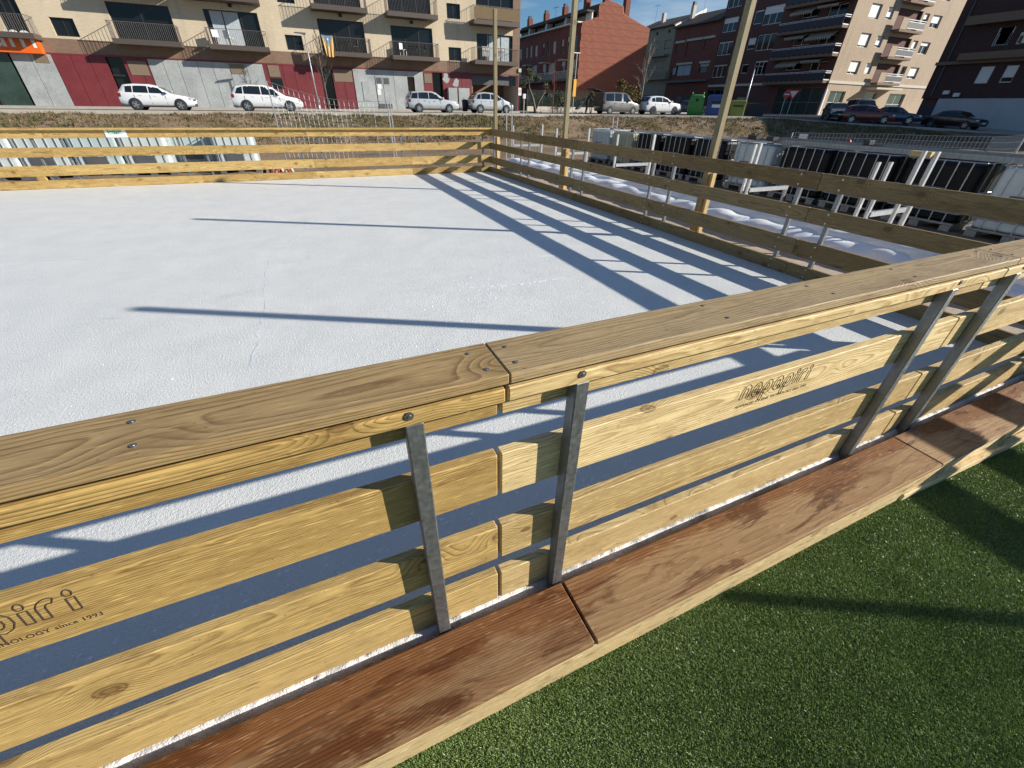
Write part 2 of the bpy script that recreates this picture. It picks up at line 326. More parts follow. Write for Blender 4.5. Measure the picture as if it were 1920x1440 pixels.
# ================================================================== terrain
def sm(t): t = max(0., min(1., t)); return t*t*(3-2*t)
def edge_y(X):
    if X < 22: return 34.
    if X < 45: return 34-(X-22)*.26
    return 28-(X-45)*.55 if X < 75 else 11.5
def street_z(X, Y):
    z = 1.0 + .0033*(max(-40, min(45, X))+7)
    z -= sm((X-36)/10)*.066*max(0, min(16, 34-Y))
    return z
def field_z(X, Y): return -.14 - .17*sm((Y-13.3)/3)*(1-sm((X-5)/4))
def ground_z(X, Y):
    e = edge_y(X); s = sm((Y-(e-6.5))/6.0); f = field_z(X, Y)
    return f*(1-s) + (street_z(X, max(Y, e))-.06)*s
def axis(*segs):
    r = []
    for a, b, n in segs: r += list(np.linspace(a, b, n, endpoint=False))
    return r + [segs[-1][1]]
def sheet(name, xs, ys, zf, mat, jitter=0, holes=None):
    me = bpy.data.meshes.new(name); v = []; f = []
    for y in ys:
        for x in xs: v.append((x, y, zf(x, y) + (random.uniform(-1, 1)*jitter if jitter else 0)))
    nx = len(xs)
    for j in range(len(ys)-1):
        for i in range(nx-1): f.append((j*nx+i, j*nx+i+1, (j+1)*nx+i+1, (j+1)*nx+i))
    me.from_pydata(v, [], f); me.materials.append(M_[mat]); me.polygons.foreach_set('use_smooth', [True]*len(f)); me.update()
    return struct(put(name, me))
def gz(x, y):
    b = math.sin(x*1.7+y*.6)*.5 + math.sin(x*.53-y*1.31+2)*.5 + math.sin(x*3.1+1)*math.sin(y*2.7)*.6
    k = sm((y-14)/3) + sm((x-12)/3); e = edge_y(x)
    k = min(1, k)*(1-sm((y-e+1)/.9))
    return ground_z(x, y) + b*.055*k
sheet('field', axis((-700, -80, 8), (-80, -22, 20), (-22, 62, 150), (62, 100, 14), (100, 800, 8)), axis((-300, -20, 6), (-20, 12, 16), (12, 38, 60), (38, 60, 8), (60, 900, 10)), gz, 'soil')
# street: everything beyond the top of the bank
def strip(name, xs, off0, off1, n, dz, mat, thick=0):
    v = []; f = []; m = n+1
    for x in xs:
        e = edge_y(x)
        for j in range(m):
            y = e + off0 + (off1-off0)*j/n; v.append((x, y, street_z(x, y)+dz))
    for i in range(len(xs)-1):
        for j in range(n): f.append((i*m+j, (i+1)*m+j, (i+1)*m+j+1, i*m+j+1))
    if thick:
        b = len(v)
        for i, x in enumerate(xs): v.append((x, edge_y(x)+off0, street_z(x, edge_y(x))+dz-thick))
        for i in range(len(xs)-1): f.append((b+i, b+i+1, (i+1)*m, i*m))
    me = bpy.data.meshes.new(name); me.from_pydata(v, [], f); me.materials.append(M_[mat]); me.update(); return struct(put(name, me))
SX = axis((-75, 20, 20), (20, 75, 40), (75, 140, 6))
strip('street', SX, .3, 110, 60, 0, 'asphalt')
strip('kerb', SX, -.5, .9, 1, .09, 'concrete', .25)
def pave(name, x0, x1, y0, y1, dz=.13):
    mb = MB(); nx = max(1, int((x1-x0)/2)); ny = max(1, int((y1-y0)/2))
    for i in range(nx):
        for j in range(ny):
            a, b = x0+(x1-x0)*i/nx, x0+(x1-x0)*(i+1)/nx; c, d = y0+(y1-y0)*j/ny, y0+(y1-y0)*(j+1)/ny
            mb.hexa([(p, q, street_z(p, q)-.3) for p, q in ((a, c), (b, c), (b, d), (a, d))] + [(p, q, street_z(p, q)+dz) for p, q in ((a, c), (b, c), (b, d), (a, d))])
    return struct(mb.build(name, 'concrete'))
pave('pavement', -45, 22.6, 43.4, 47.3)
pave('pavement', 34.2, 49, 50, 60.4)
pave('pavement', 62, 64.8, 41, 96)
pave('pavement', 64.8, 92, 41, 44.1)
pave('pavement', 58.8, 61.2, 4, 30.9)

# ================================================================== ice, turf
ice = MB().box(-16, 5.13, .80, 12.99, -.10, 0).build('ice', 'ice'); struct(ice)
sheet('turf_ground', axis((-4, 7.5, 12)), axis((-4.5, .79, 8)), lambda x, y: -.094, 'turf_base')
# turf pile: short curled blades, one mesh of uncountable pieces
def turf(name, regions):
    V = []
    for (n, x0, x1, y0, y1) in regions:
        bx = RNG.uniform(x0, x1, n); by = RNG.uniform(y0, y1, n)
        a = RNG.uniform(0, 2*math.pi, n); L = RNG.uniform(.006, .0145, n); w = RNG.uniform(.0012, .0026, n); lean = RNG.uniform(.35, 1.0, n)
        la = RNG.normal(2.4, 1.2, n)           # pile leans mostly one way
        tip = np.stack([bx+np.cos(la)*L*lean, by+np.sin(la)*L*lean, -.094+L*np.sqrt(np.clip(1-lean**2*.75, .1, 1))], 1)
        p0 = np.stack([bx-np.cos(a)*w, by-np.sin(a)*w, np.full(n, -.0945)], 1); p1 = np.stack([bx+np.cos(a)*w, by+np.sin(a)*w, np.full(n, -.0945)], 1)
        V.append(np.stack([p0, p1, tip], 1).reshape(-1, 3))
    V = np.concatenate(V); nt = len(V)//3
    me = bpy.data.meshes.new(name); me.vertices.add(len(V)); me.vertices.foreach_set('co', V.ravel().astype(np.float32))
    me.loops.add(len(V)); me.loops.foreach_set('vertex_index', np.arange(len(V), dtype=np.int32))
    me.polygons.add(nt); me.polygons.foreach_set('loop_start', np.arange(0, len(V), 3, dtype=np.int32)); me.update(calc_edges=True)
    me.materials.append(M_['blade']); return put(name, me)
TB = turf('turf_pile', [(330000, -.15, 2.1, -.38, .51), (190000, 2.1, 4.2, -.25, .51), (14000, -1.0, 4.2, .49, .515), (30000, 4.2, 6, -.8, .5), (30000, .5, 2.6, -.8, -.38)])
tag(TB, 'short green artificial turf beside the brown timber step', 'turf', kind='stuff')
seam = MB()
pts = [P(1890, 905, z=-.085), P(1877, 926, z=-.085), P(1862, 960, z=-.085), P(1855, 985, z=-.085), P(1850, 1012, z=-.085)]
for a, b in zip(pts[:-1], pts[1:]): seam.quad((a.x-.003, a.y, -.0835), (a.x+.003, a.y, -.0835), (b.x+.003, b.y, -.0835), (b.x-.003, b.y, -.0835))
tag(seam.build('turf_seam', 'black'), 'dark seam where two lengths of artificial turf meet', 'seam')

MB().box(-2.4, 5.0, .7635, .7745, -.095, -.004).build('edge_profile', 'galv', ice)
sheet('gravel_path', axis((5.16, 9.2, 5)), axis((-6, 17, 12)), lambda x, y: max(ground_z(x, y), -.14)+.012 if y < 13 else ground_z(x, y)+.012, 'gravel')
# frost ridge along the near edge of the ice
def ridge(name, x0, x1, y0, y1, nx, ny, amp, label):
    r = RNG.random((ny+1, nx+1))
    for _ in range(2): r = (r + np.roll(r, 1, 1) + np.roll(r, -1, 1) + np.roll(r, 1, 0))/4
    low = np.interp(np.arange(nx+1), np.arange(0, nx+30, 22), RNG.random(len(range(0, nx+30, 22))))
    v = []; f = []
    for j in range(ny+1):
        t = j/ny; prof = sm(t/.4)
        for i in range(nx+1):
            v.append((x0+(x1-x0)*i/nx, y0+(y1-y0)*t + (r[j, i]-.5)*.012, -.012 + (prof*(.034+amp*low[i]) + (r[j, i]-.5)*.022) if 0 < j < ny else -.075))
    for j in range(ny):
        for i in range(nx): k = j*(nx+1)+i; f.append((k, k+1, k+nx+2, k+nx+1))
    me = bpy.data.meshes.new(name); me.from_pydata(v, [], f); me.materials.append(M_['frost']); me.polygons.foreach_set('use_smooth', [True]*len(f)); me.update(); return tag(put(name, me), label, 'frost')
def frost_mat():
    t = NT('frost_crust'); g = t.n('NewGeometry'); n = t.noise(g.outputs['Position'], 25, 4, .7); n2 = t.noise(g.outputs['Position'], 4, 4, .6); n3 = t.noise(g.outputs['Position'], 160, 2, .6)
    c = t.ramp(t.math('MULTIPLY_ADD', n2, .7, t.math('MULTIPLY', n, .3)), [(.38, (.34, .345, .35)), (.47, (.62, .63, .64)), (.56, (.84, .85, .86))])
    t.bump(t.math('ADD', n, n3), .8, .006); return t.fin(c, t.mr(n2, .40, .50, .3, .75), 0, .4)
M_['frost'] = frost_mat()
ridge('frost_ridge', -2.3, 4.9, .778, .864, 900, 8, .014, 'rough ridge of grey frost between near barrier planks and timber step')
M_['snow'] = plain('scraped_snow', (.84, .87, .91), .7, 0, .08, 9, .5)
def crumbs(name, label, spots):
    mb = MB()
    for (cx, cy, sx, sy, n, s0) in spots:
        for _ in range(n):
            x, y = random.gauss(cx, sx), random.gauss(cy, sy); s = random.uniform(.35, 1)*s0; k = len(mb.v)
            if y < .88 or x > 5.08 or y > 12.85: continue
            mb.v += [(x-s, y-s*random.random(), 0), (x+s*random.random(), y-s, 0), (x+s, y+s*.6, 0), (x-s*.5, y+s, 0), (x, y, s*random.uniform(.25, .6))]
            for a, b in ((0, 1), (1, 2), (2, 3), (3, 0)): mb.f.append((k+a, k+b, k+4)); mb.mi.append(0)
    return tag(mb.build(name, 'snow', recalc=False), label, 'snow', kind='stuff')
crumbs('snow_crumbs', 'loose white snow crumbs scraped up on the rink ice', [(1.55, 3.9, .35, .2, 90, .012), (1.9, 4.3, .35, .25, 60, .012), (2.3, 4.9, .15, .08, 40, .014), (-.2, 1.3, 1.3, .12, 160, .010), (.5, 1.15, 1.2, .12, 160, .010), (2.2, 2.2, 1.1, .5, 130, .009), (-1, 3.2, 1.5, 1.2, 200, .007), (5.0, 5, .05, 3, 160, .012), (1.0, 2.6, .9, .5, 120, .009)])

# ================================================================== rink barriers
ROWS = dict(near=[(.948, 1.088), (.627, .80), (.296, .469), (.033, .198)], far=[(.935, 1.08), (.596, .77), (.245, .44), (.004, .16)], right=[(.933, 1.10), (.60, .755), (.23, .41), (.004, .142)])
def screwmesh(r, h, mat): return MB().lathe([(0.0001, h), (r*.45, h), (r*.5, h*.75), (r, h*.7), (r, 0)], 8).mesh('screw', mat, smooth=False)
SCR = screwmesh(.0065, .003, 'screw'); WASH = MB().lathe([(.0001, .005), (.004, .005), (.005, .0025), (.0105, .0025), (.0115, 0)], 12, axis='Y').mesh('washer_screw', 'screw'); DOT = screwmesh(.009, .004, 'zinc')
def barrier(label, xc, yc, rz, L, rows, cap, batten, group, posts=None, capmat='cap', plankmat='pine', post_h=None, dots=False, ext=0):
    r = thing('rink_barrier', label, 'barrier', (xc, yc, 0), rz, group)
    planks = []
    for i, (a, b) in enumerate(rows):
        planks.append(board('plank', L-(.012 if cap == 2 else .004), b-a, .038, plankmat, r, (0, .019, (a+b)/2), (HP, 0, 0), .0035))
    top = rows[0][1]
    if cap:
        ct = .030 if batten else .040; cb = board('cap_board', L-.002, .172, ct, capmat, r, (0, .021, top+ct/2), (0, 0, 0), .0035)
        if cap == 2:
            for x in (-L/2+.05, -L/2+.75, 0, L/2-.75, L/2-.05):
                for y in (-.045, .045): put('screw', SCR, cb, (x+random.uniform(-.015, .015), y+random.uniform(-.008, .008), ct/2-.0005), (random.uniform(-.1, .1), 0, random.random()*3))
    if batten: bt = board('batten', L-.008, .042, .040, plankmat, r, (0, -.030, top-.043), (HP, 0, 0), .004)
    for k, px in enumerate(posts if posts else (-L/2+.23, L/2-.23)):
        z1 = (top-.0645) if batten else top-.02
        MB().box(-.022, .022, -.0225, .0225, -.12, z1).build('post', 'galv', r, (px, -.0235, 0), bevel=.003)
        if batten: put('washer_screw', WASH, r, (px-.01, -.051, top-.032), (HP*2, 0, 0))
        if dots:
            for i, (a, b) in enumerate(rows):
                for zz in (a+(b-a)*.2, a+(b-a)*.8): put('screw', DOT, planks[i], (px, zz-(a+b)/2, -.0195), (math.pi, 0, 0))
    return r, planks
near = []
NL = ['near barrier panel whose plank carries lettering cut off at its start', 'near barrier panel with complete burned lettering between two grey posts', 'near barrier panel that meets the shaded side fence']
for k, (x0, x1) in enumerate(((-2.158, .342), (.342, 2.842), (2.842, 5.105))):
    off = {0: [-1.02, 1.016], 1: [-1.021, .86], 2: [-.96, .9]}[k]
    near.append(barrier(NL[k], (x0+x1)/2, .82, 0, x1-x0, ROWS['near'], 2, True, 'near barrier panels beside the turf', posts=off, plankmat=('pine', 'pine_pale', 'pine_pale')[k]))
for i, (x0, x1) in enumerate(((2.772, 5.12), (.272, 2.772), (-2.228, .272), (-4.728, -2.228), (-7.228, -4.728))):
    barrier('sunlit far barrier panel, %s from the shaded corner' % ORD[i], (x0+x1)/2, 12.95, math.pi, x1-x0, ROWS['far'], 1, False, 'far barrier panels in front of the tanks', capmat='pine')
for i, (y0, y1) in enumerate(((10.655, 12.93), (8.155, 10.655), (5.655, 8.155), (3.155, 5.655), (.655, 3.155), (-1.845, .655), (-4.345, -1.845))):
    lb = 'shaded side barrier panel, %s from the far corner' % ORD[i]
    barrier(lb, 5.12, (y0+y1)/2, HP, y1-y0, ROWS['right'], 0, False, 'side barrier panels beside the white hoses', plankmat='pine_shade', dots=True)

# lettering burned into the planks
def lettering(name, text, width, parent, loc, rot, outline, mat='char', spacing=1., extr=.0005):
    cu = bpy.data.curves.new(name, 'FONT'); cu.body = text; cu.size = 1; cu.space_character = spacing; cu.extrude = 0
    o = bpy.data.objects.new(name, cu); C.objects.link(o)
    dg = bpy.context.evaluated_depsgraph_get(); dg.update(); w = max(1e-3, o.evaluated_get(dg).dimensions.x)
    s = width/w; cu.size = s
    if outline: cu.fill_mode = 'NONE'; cu.bevel_depth = outline; cu.bevel_resolution = 0
    else: cu.extrude = extr
    cu.resolution_u = 4
    dg = bpy.context.evaluated_depsgraph_get(); dg.update(); me = bpy.data.meshes.new_from_object(o.evaluated_get(dg)); bpy.data.objects.remove(o)
    me.materials.clear(); me.materials.append(M_[mat] if isinstance(mat, str) else mat)
    return put(name, me, parent, loc, rot)
def arc(cx, cy, rx, ry, a0, a1, n=9): return [(cx+rx*math.cos(math.radians(a0+(a1-a0)*k/n)), cy+ry*math.sin(math.radians(a0+(a1-a0)*k/n))) for k in range(n+1)]
GLYPH = {'n': ([[(0, 0), (0, .55)] + arc(.26, .5, .26, .24, 150, 0) + [(.52, 0)]], .52), 'a': ([[(.50, 0), (.50, .45)] + arc(.25, .38, .25, .34, 20, 330)], .5), 'p': ([[(0, -.45), (0, .42)] + arc(.26, .37, .26, .34, 170, -160)], .52), 'i': ([[(0, 0), (0, .58)], arc(0, .80, .115, .15, -60, 240)], .0), 'r': ([[(0, 0), (0, .5)] + arc(.24, .46, .24, .26, 170, 60)], .36)}
def outline_word(word, height, gap=.42):
    """letters drawn as the outline of a broad stroke"""
    mb = MB(); x = 0; hw = .115
    for chh in word:
        strokes, adv = GLYPH[chh]
        for st in strokes:
            if len(st) > 8 and chh == 'i': path = [(x+q[0], q[1]) for q in st] + [(x+st[0][0], st[0][1])]; loops = [path]
            else:
                L_, R_ = [], []
                for k, q in enumerate(st):
                    a, b = st[max(0, k-1)], st[min(len(st)-1, k+1)]; dx, dy = b[0]-a[0], b[1]-a[1]; d = math.hypot(dx, dy) or 1; nx_, ny_ = -dy/d*hw, dx/d*hw
                    L_.append((x+q[0]+nx_, q[1]+ny_)); R_.append((x+q[0]-nx_, q[1]-ny_))
                loops = [L_ + R_[::-1] + [L_[0]]]
            for lp in loops: mb.tube([(q[0]*height+q[1]*height*.12, q[1]*height*1.15, 0) for q in lp], .0016, 4, False)
        x += adv+gap
    return mb, (x-gap)*height
xa, xb = P(1388, 748, Y=.82).x, P(1509, 712, Y=.82).x
for k, (root, planks) in enumerate(near[:2]):
    cx = root.location.x; w = xb-xa
    x_start = (xa if k == 1 else P(139, 1134, Y=.82).x-w)
    hgt = w/outline_word('napapiri', 1.)[1]; mb, _w = outline_word('napapiri', hgt)
    mb.build('lettering', 'char', planks[1], (x_start-cx, .0, .0190))
    lettering('lettering', 'ADVANCED ICE RINK TECHNOLOGY since 1993', w*1.10, planks[1], (x_start-cx-w*.03, -.042, .0192), (0, 0, 0), 0, spacing=1.1)

# timber step along the near barrier
def step_board(label, x0, x1, mat='step'): 
    o = board('step_board', x1-x0, .247, .030, mat, None, ((x0+x1)/2, .6385, .055), (0, 0, random.uniform(-.0008, .0008)), .005); return tag(o, label, 'step board', 'brown step boards along the near barrier')
step_board('wet reddish brown step board beside the cut off lettering panel', -2.3, .583, 'step_wet')
step_board('long brown step board below the complete lettering, banded by shade at its end', .591, 2.822)
step_board('brown step board crossed by fence shadows near the side fence', 2.828, 5.05)
def beam(label, x0, x1, y0, y1, z0, z1): return tag(board('timber_beam', x1-x0, y1-y0, z1-z0, 'beam', None, ((x0+x1)/2, (y0+y1)/2, (z0+z1)/2), (0, 0, 0), .006), label, 'beam')
beam('long pale rough sawn beam under the brown step boards', -2.35, 2.93, .517, .60, -.10, .0395)
beam('short pale beam under the last brown step board', 2.94, 5.05, .523, .60, -.10, .0395)
lb_ = beam('thin pale board lying on the turf, diverging from the short beam', 2.55, 5.2, .478, .5215, -.10, -.045); lb_.rotation_euler = (0, 0, -.022); lb_.location.y = .497
beam('bearer timber under the step boards beside the frost ridge', -2.35, 5.0, .69, .755, -.10, .0395)

# tall timber poles outside the side fence
def pole(label, x, y, h, stub=True, w=.088, lean=0):
    r = thing('timber_pole', label, 'pole', (x, y, -.14)); r.rotation_euler = (0, lean, 0)
    board('shaft', h+.14, w, w, 'pole', r, (0, 0, (h+.14)/2), (0, -HP, 0), .004)
    if stub:
        board('strut', 1.06, .05, .07, 'pine_pale', r, (.085, -.03, .53), (0, -HP, 0), .004)
        board('strut', 1.04, .045, .05, 'pine_pale', r, (.03, -.07, .52), (0, -HP, 0), .004)
    return r
pole('tall timber pole at the far corner of the rink', 5.27, 12.92, 3.67)
pole('tall timber pole next along from the far corner pole, without tanks beside it', 5.27, 8.98, 3.5)
pole('tall timber pole beside the row of black tanks, with short pale struts', 5.26, 4.87, 3.4)
pole('timber pole beside the corner of the near barrier', 5.27, .93, 3.36)
pole('short timber pole of the side fence next to the turf', 5.27, -1.69, 1.84, False, .05)

def scratch(pts, w):
    mb = MB(); q = [P(x, y, z=.0) for x, y in pts]; fine = []
    for a, b in zip(q[:-1], q[1:]):
        for k in range(14): fine.append(a.lerp(b, k/14)+Vector((random.gauss(0, .012), random.gauss(0, .012), 0)))
    for a, b in zip(fine[:-1], fine[1:]):
        if random.random() < .2: continue
        d = (b-a).normalized(); n = Vector((-d.y, d.x, 0))*w*random.uniform(.3, 1.2); mb.quad(a-n+Vector((0, 0, .0015)), b-n+Vector((0, 0, .0015)), b+n+Vector((0, 0, .003)), a+n+Vector((0, 0, .003)))
    return mb.build('scratch', 'snow', ice, recalc=False)
for pts, w in (([(590, 408), (548, 452), (505, 485), (496, 520), (500, 560), (480, 640), (470, 690)], .008), ([(0, 498), (60, 490), (180, 486)], .004), ([(880, 540), (990, 532), (1060, 520)], .010), ([(1010, 482), (1050, 478), (1085, 472)], .012)): scratch(pts, w)

# ================================================================== yard: tanks, hoses, frames, mesh fences
def sheet_mat(name, col, rough, trans=0):
    return plain(name, col, rough, 0, .08, 3)
M_['ibc_white'] = plain('milky_plastic', (.50, .56, .56), .35, 0, .10, 2.5)
M_['ibc_cream'] = plain('yellowed_plastic', (.40, .38, .27), .45, 0, .14, 2.5)
M_['ibc_black'] = plain('black_tank_plastic', (.006, .006, .007), .5, 0, .2, 4, spec=.18)
M_['ibc_blue'] = plain('frosted_plastic', (.40, .50, .50), .35, 0, .14, 2.5)
M_['plate'] = plain('grey_label_plate', (.085, .09, .10), .5, 0, .2, 5)
M_['paper'] = plain('white_label', (.75, .75, .73), .7, 0, .04)
M_['wrap'] = plain('white_hose_wrap', (.86, .87, .88), .4, 0, .05, 5, .25)
M_['red'] = plain('red_plastic', (.50, .03, .03), .5)
def rounded_loop(hx, hy, r, z, n=4):
    pts = []
    for cx, cy, a0 in ((hx-r, hy-r, 0), (-hx+r, hy-r, 90), (-hx+r, -hy+r, 180), (hx-r, -hy+r, 270)):
        for k in range(n+1):
            a = math.radians(a0+90*k/n); pts.append((cx+r*math.cos(a), cy+r*math.sin(a), z))
    return pts
def loft(mb, loops, cap=True):
    b = len(mb.v); n = len(loops[0])
    for lp in loops: mb.v += lp
    for i in range(len(loops)-1):
        for k in range(n): k2 = (k+1) % n; mb.f.append((b+i*n+k, b+i*n+k2, b+(i+1)*n+k2, b+(i+1)*n+k)); mb.mi.append(mb.cur)
    if cap:
        mb.f.append(tuple(b+k for k in range(n))[::-1]); e = b+(len(loops)-1)*n; mb.f.append(tuple(e+k for k in range(n))); mb.mi += [mb.cur]*2
    return mb
IBC = {}
def ibc_meshes():
    hx, hy = .58, .48
    loops = []
    for z, s in ((.15, .96), (.18, 1), (.50, .985), (.55, 1), (1.02, 1), (1.07, .97), (1.09, .88)): loops.append(rounded_loop(hx*s, hy*s, .10, z))
    for m in ('ibc_white', 'ibc_cream', 'ibc_black', 'ibc_blue'): IBC[m] = loft(MB(), loops).mesh('tank_body', m, smooth=False)
    r = MB(); pts = rounded_loop(.60, .50, .06, 0, 2); r.tube(pts+[pts[0]], .010, 5, False); IBC['ring'] = r.mesh('cage_ring', 'bright_galv')
    IBC['bar'] = MB().tube([(0, 0, .14), (0, 0, 1.11)], .010, 5).mesh('cage_bar', 'bright_galv')
    p = MB()
    for x in (-.5, 0, .5): p.box(x-.08, x+.08, -.5, .5, 0, .10)
    p.box(-.6, .6, -.5, .5, .105, .14); IBC['pallet'] = p.mesh('pallet', 'galv')
    IBC['lid'] = MB().lathe([(.0001, .05), (.075, .05), (.08, .04), (.085, 0)], 12).mesh('lid', 'black')
    IBC['plate'] = MB().box(-.24, .24, -.004, .004, -.17, .17).mesh('label_plate', 'plate'); IBC['paper'] = MB().box(-.07, .07, -.003, .003, -.06, .06).mesh('label', 'paper')
ibc_meshes()
def ibc(label, x, y, z, rz, body, group, plate=True, lid=True):
    r = thing('liquid_tank', label, 'tank', (x, y, z), rz, group)
    put('pallet', IBC['pallet'], r); b = put('tank_body', IBC[body], r)
    if lid: put('lid', IBC['lid'], b, (random.uniform(-.1, .1), random.uniform(-.1, .1), 1.088))
    for h in (.30, .64, 1.11): put('cage_ring', IBC['ring'], r, (0, 0, h))
    for sx in (-.42, -.21, 0, .21, .42):
        for sy in (-.5, .5): put('cage_bar', IBC['bar'], r, (sx, sy, 0))
    for sy in (-.28, 0, .28):
        for sx in (-.6, .6): put('cage_bar', IBC['bar'], r, (sx, sy, 0))
    if plate:
        pl = put('label_plate', IBC['plate'], r, (-.05, -.516, .52)); put('label', IBC['paper'], pl, (.13, -.006, .09))
        pl = put('label_plate', IBC['plate'], r, (-.616, .0, .52), (0, 0, -HP))
    return r
for i, (x, y, b, d) in enumerate([(-1.87, 17.75, 'ibc_white', 'at the open end of the row behind the far barrier'), (-3.1, 18.6, 'ibc_blue', 'set back behind the row beyond the far barrier'), (-4.2, 17.75, 'ibc_white', 'behind the small white notice on the far barrier'), (-5.36, 17.75, 'ibc_blue', 'second beyond the white notice of the far barrier'), (-6.52, 17.75, 'ibc_white', 'third beyond the white notice of the far barrier'), (-7.68, 17.75, 'ibc_white', 'behind the end of the far barrier below the orange sign')]):
    ibc('milky white caged tank ' + d, x, y, ground_z(x, y), random.uniform(-.03, .03), b, 'caged tanks behind the far barrier')
tj = [(15.35, 'ibc_white', 'greyish white caged tank at the far end of the row beside the side fence'), (14.0, 'ibc_cream', 'yellowed cream caged tank next to the black tanks'), (12.62, 'ibc_black', 'black caged tank standing next to the cream tank'), (11.3, 'ibc_black', 'second black caged tank counted from the cream tank'),
      (9.98, 'ibc_black', 'black caged tank standing behind the pole with pale struts'), (8.5, 'ibc_white', 'white caged tank standing between two runs of black tanks'), (7.12, 'ibc_black', 'black caged tank directly on the near side of the lone white tank'), (5.8, 'ibc_black', 'black caged tank behind a pair of bright steel uprights'), (4.48, 'ibc_black', 'black caged tank under the long steel beams, before the last white one'), (3.1, 'ibc_white', 'white caged tank at the near end of the row')]
for y, b, lb in tj: ibc(lb, 11.02, y, ground_z(11, y), HP+random.uniform(-.02, .02)-math.pi, b, 'caged tanks beside the side fence', plate=True, lid=True)

# long steel beams and odds and ends stacked on the tanks
def sbeam(label, p0, p1, w, h, mat='galv', lip=True):
    p0, p1 = Vector(p0), Vector(p1); L = (p1-p0).length; mb = MB().box(-L/2, L/2, -w/2, w/2, 0, .006)
    mb.box(-L/2, L/2, -w/2, -w/2+.005, .0065, h); mb.box(-L/2, L/2, w/2-.005, w/2, .0065, h)
    o = mb.build('steel_beam', mat, None, (p0+p1)/2, (0, 0, math.atan2(p1.y-p0.y, p1.x-p0.x))); return tag(o, label, 'beam', 'steel beams lying on the tanks')
TZ = ground_z(11, 6)+1.125
sbeam('long grey steel channel lying across the near black tanks', (10.75, 9.2, TZ), (10.85, 3.0, TZ), .16, .09)
sbeam('grey steel channel stacked behind the longest channel on the tanks', (11.15, 8.3, TZ), (11.2, 2.6, TZ), .16, .12)
sbeam('steel channel on the far side of the tank tops, beside the wire fence', (11.55, 7.6, TZ), (11.5, 2.4, TZ), .14, .10)
sbeam('bright steel bar lying along the tops of the far black tanks', (10.62, 13.4, TZ), (10.66, 9.3, TZ), .05, .05, 'bright_galv')
sbeam('short bright steel bar across the lone white tank', (10.6, 9.1, TZ), (10.75, 7.9, TZ), .06, .04, 'bright_galv')
for k, (y, w) in enumerate(((8.6, .25), (8.1, .2), (6.1, .12))): tag(MB().box(-.1, .1, -w/2, w/2, 0, .09).build('rubber_block', 'black', None, (10.58 if k < 2 else 10.95, y, TZ+(.055 if k < 2 else .10)), bevel=.01), ['black rubber block on the lone white tank beside the steel bar', 'smaller black rubber block on the lone white tank', 'black block on the steel channels over black tanks'][k], 'block')
tag(MB().box(-.09, .09, -.16, .16, 0, .09).build('wood_offcut', 'pine_pale', None, (10.55, 4.9, TZ+.0), (0, 0, .2), bevel=.004), 'pale wood offcut lying on the black tanks', 'offcut')
tag(MB().lathe([(.0001, .05), (.03, .045), (.05, .02), (.055, 0)], 10).build('red_bowl', 'red', None, (11.25, 6.7, TZ+.121), smooth=True), 'small red bowl lying on the steel channels', 'bowl')

# bright steel support frames outside the side fence
def frame(label, x, y, top, arm=True, z_arm=.42, L=1.1, back=False):
    z0 = ground_z(x, y); r = thing('support_frame', label, 'frame', (x, y, z0), random.uniform(-.04, .04), 'steel support frames outside the side fence')
    def chan(w): return MB().box(-.024, .024, -.004, .004, 0, w).box(-.024, -.019, .0045, .035, 0, w).box(.019, .024, .0045, .035, 0, w)
    chan(top-z0).build('upright', 'bright_galv', r)
    if arm:
        MB().box(.031, L, -.02, .03, z_arm-z0, z_arm-z0+.008).box(.031, L, -.02, -.014, z_arm-z0-.06, z_arm-z0-.0005).build('arm', 'bright_galv', r)
        MB().box(L-.05, L+.0, -.018, .028, 0, z_arm-z0-.061).build('foot_leg', 'galv', r)
    return r
fr = [((963, 235), 7.5, True, 'support frame with arm standing beyond the far corner pole'), ((1018, 233), 7.6, False, 'single steel upright beyond the far corner pole'), ((1045, 241), 7.5, True, 'support frame with arm behind the middle pole'), ((1106, 241), 7.5, False, 'single steel upright in front of the end of the tank row'),
      ((1160, 252), 7.5, True, 'support frame with arm in front of the cream tank'), ((1229, 252), 7.5, False, 'single steel upright in front of the black tanks beside the cream tank'), ((1419, 270.6), 7.6, False, 'steel upright of a close pair beside the lone white tank'), ((1429, 269), 7.6, True, 'support frame upright with arm beside the lone white tank'),
      ((1651, 304), 7.5, False, 'lower steel upright of a pair before the black tanks'), ((1674, 304), 7.5, True, 'support frame with arm before the black tanks, shorter pair'), ((1738, 283), 7.4, False, 'taller steel upright of a pair before the near black tanks'), ((1763, 284.5), 7.4, False, 'tall steel upright beside its twin before the near black tanks')]
for q, X, arm, lb in fr:
    p = P(q[0], q[1], X=X); frame(lb, p.x, p.y, p.z, arm)

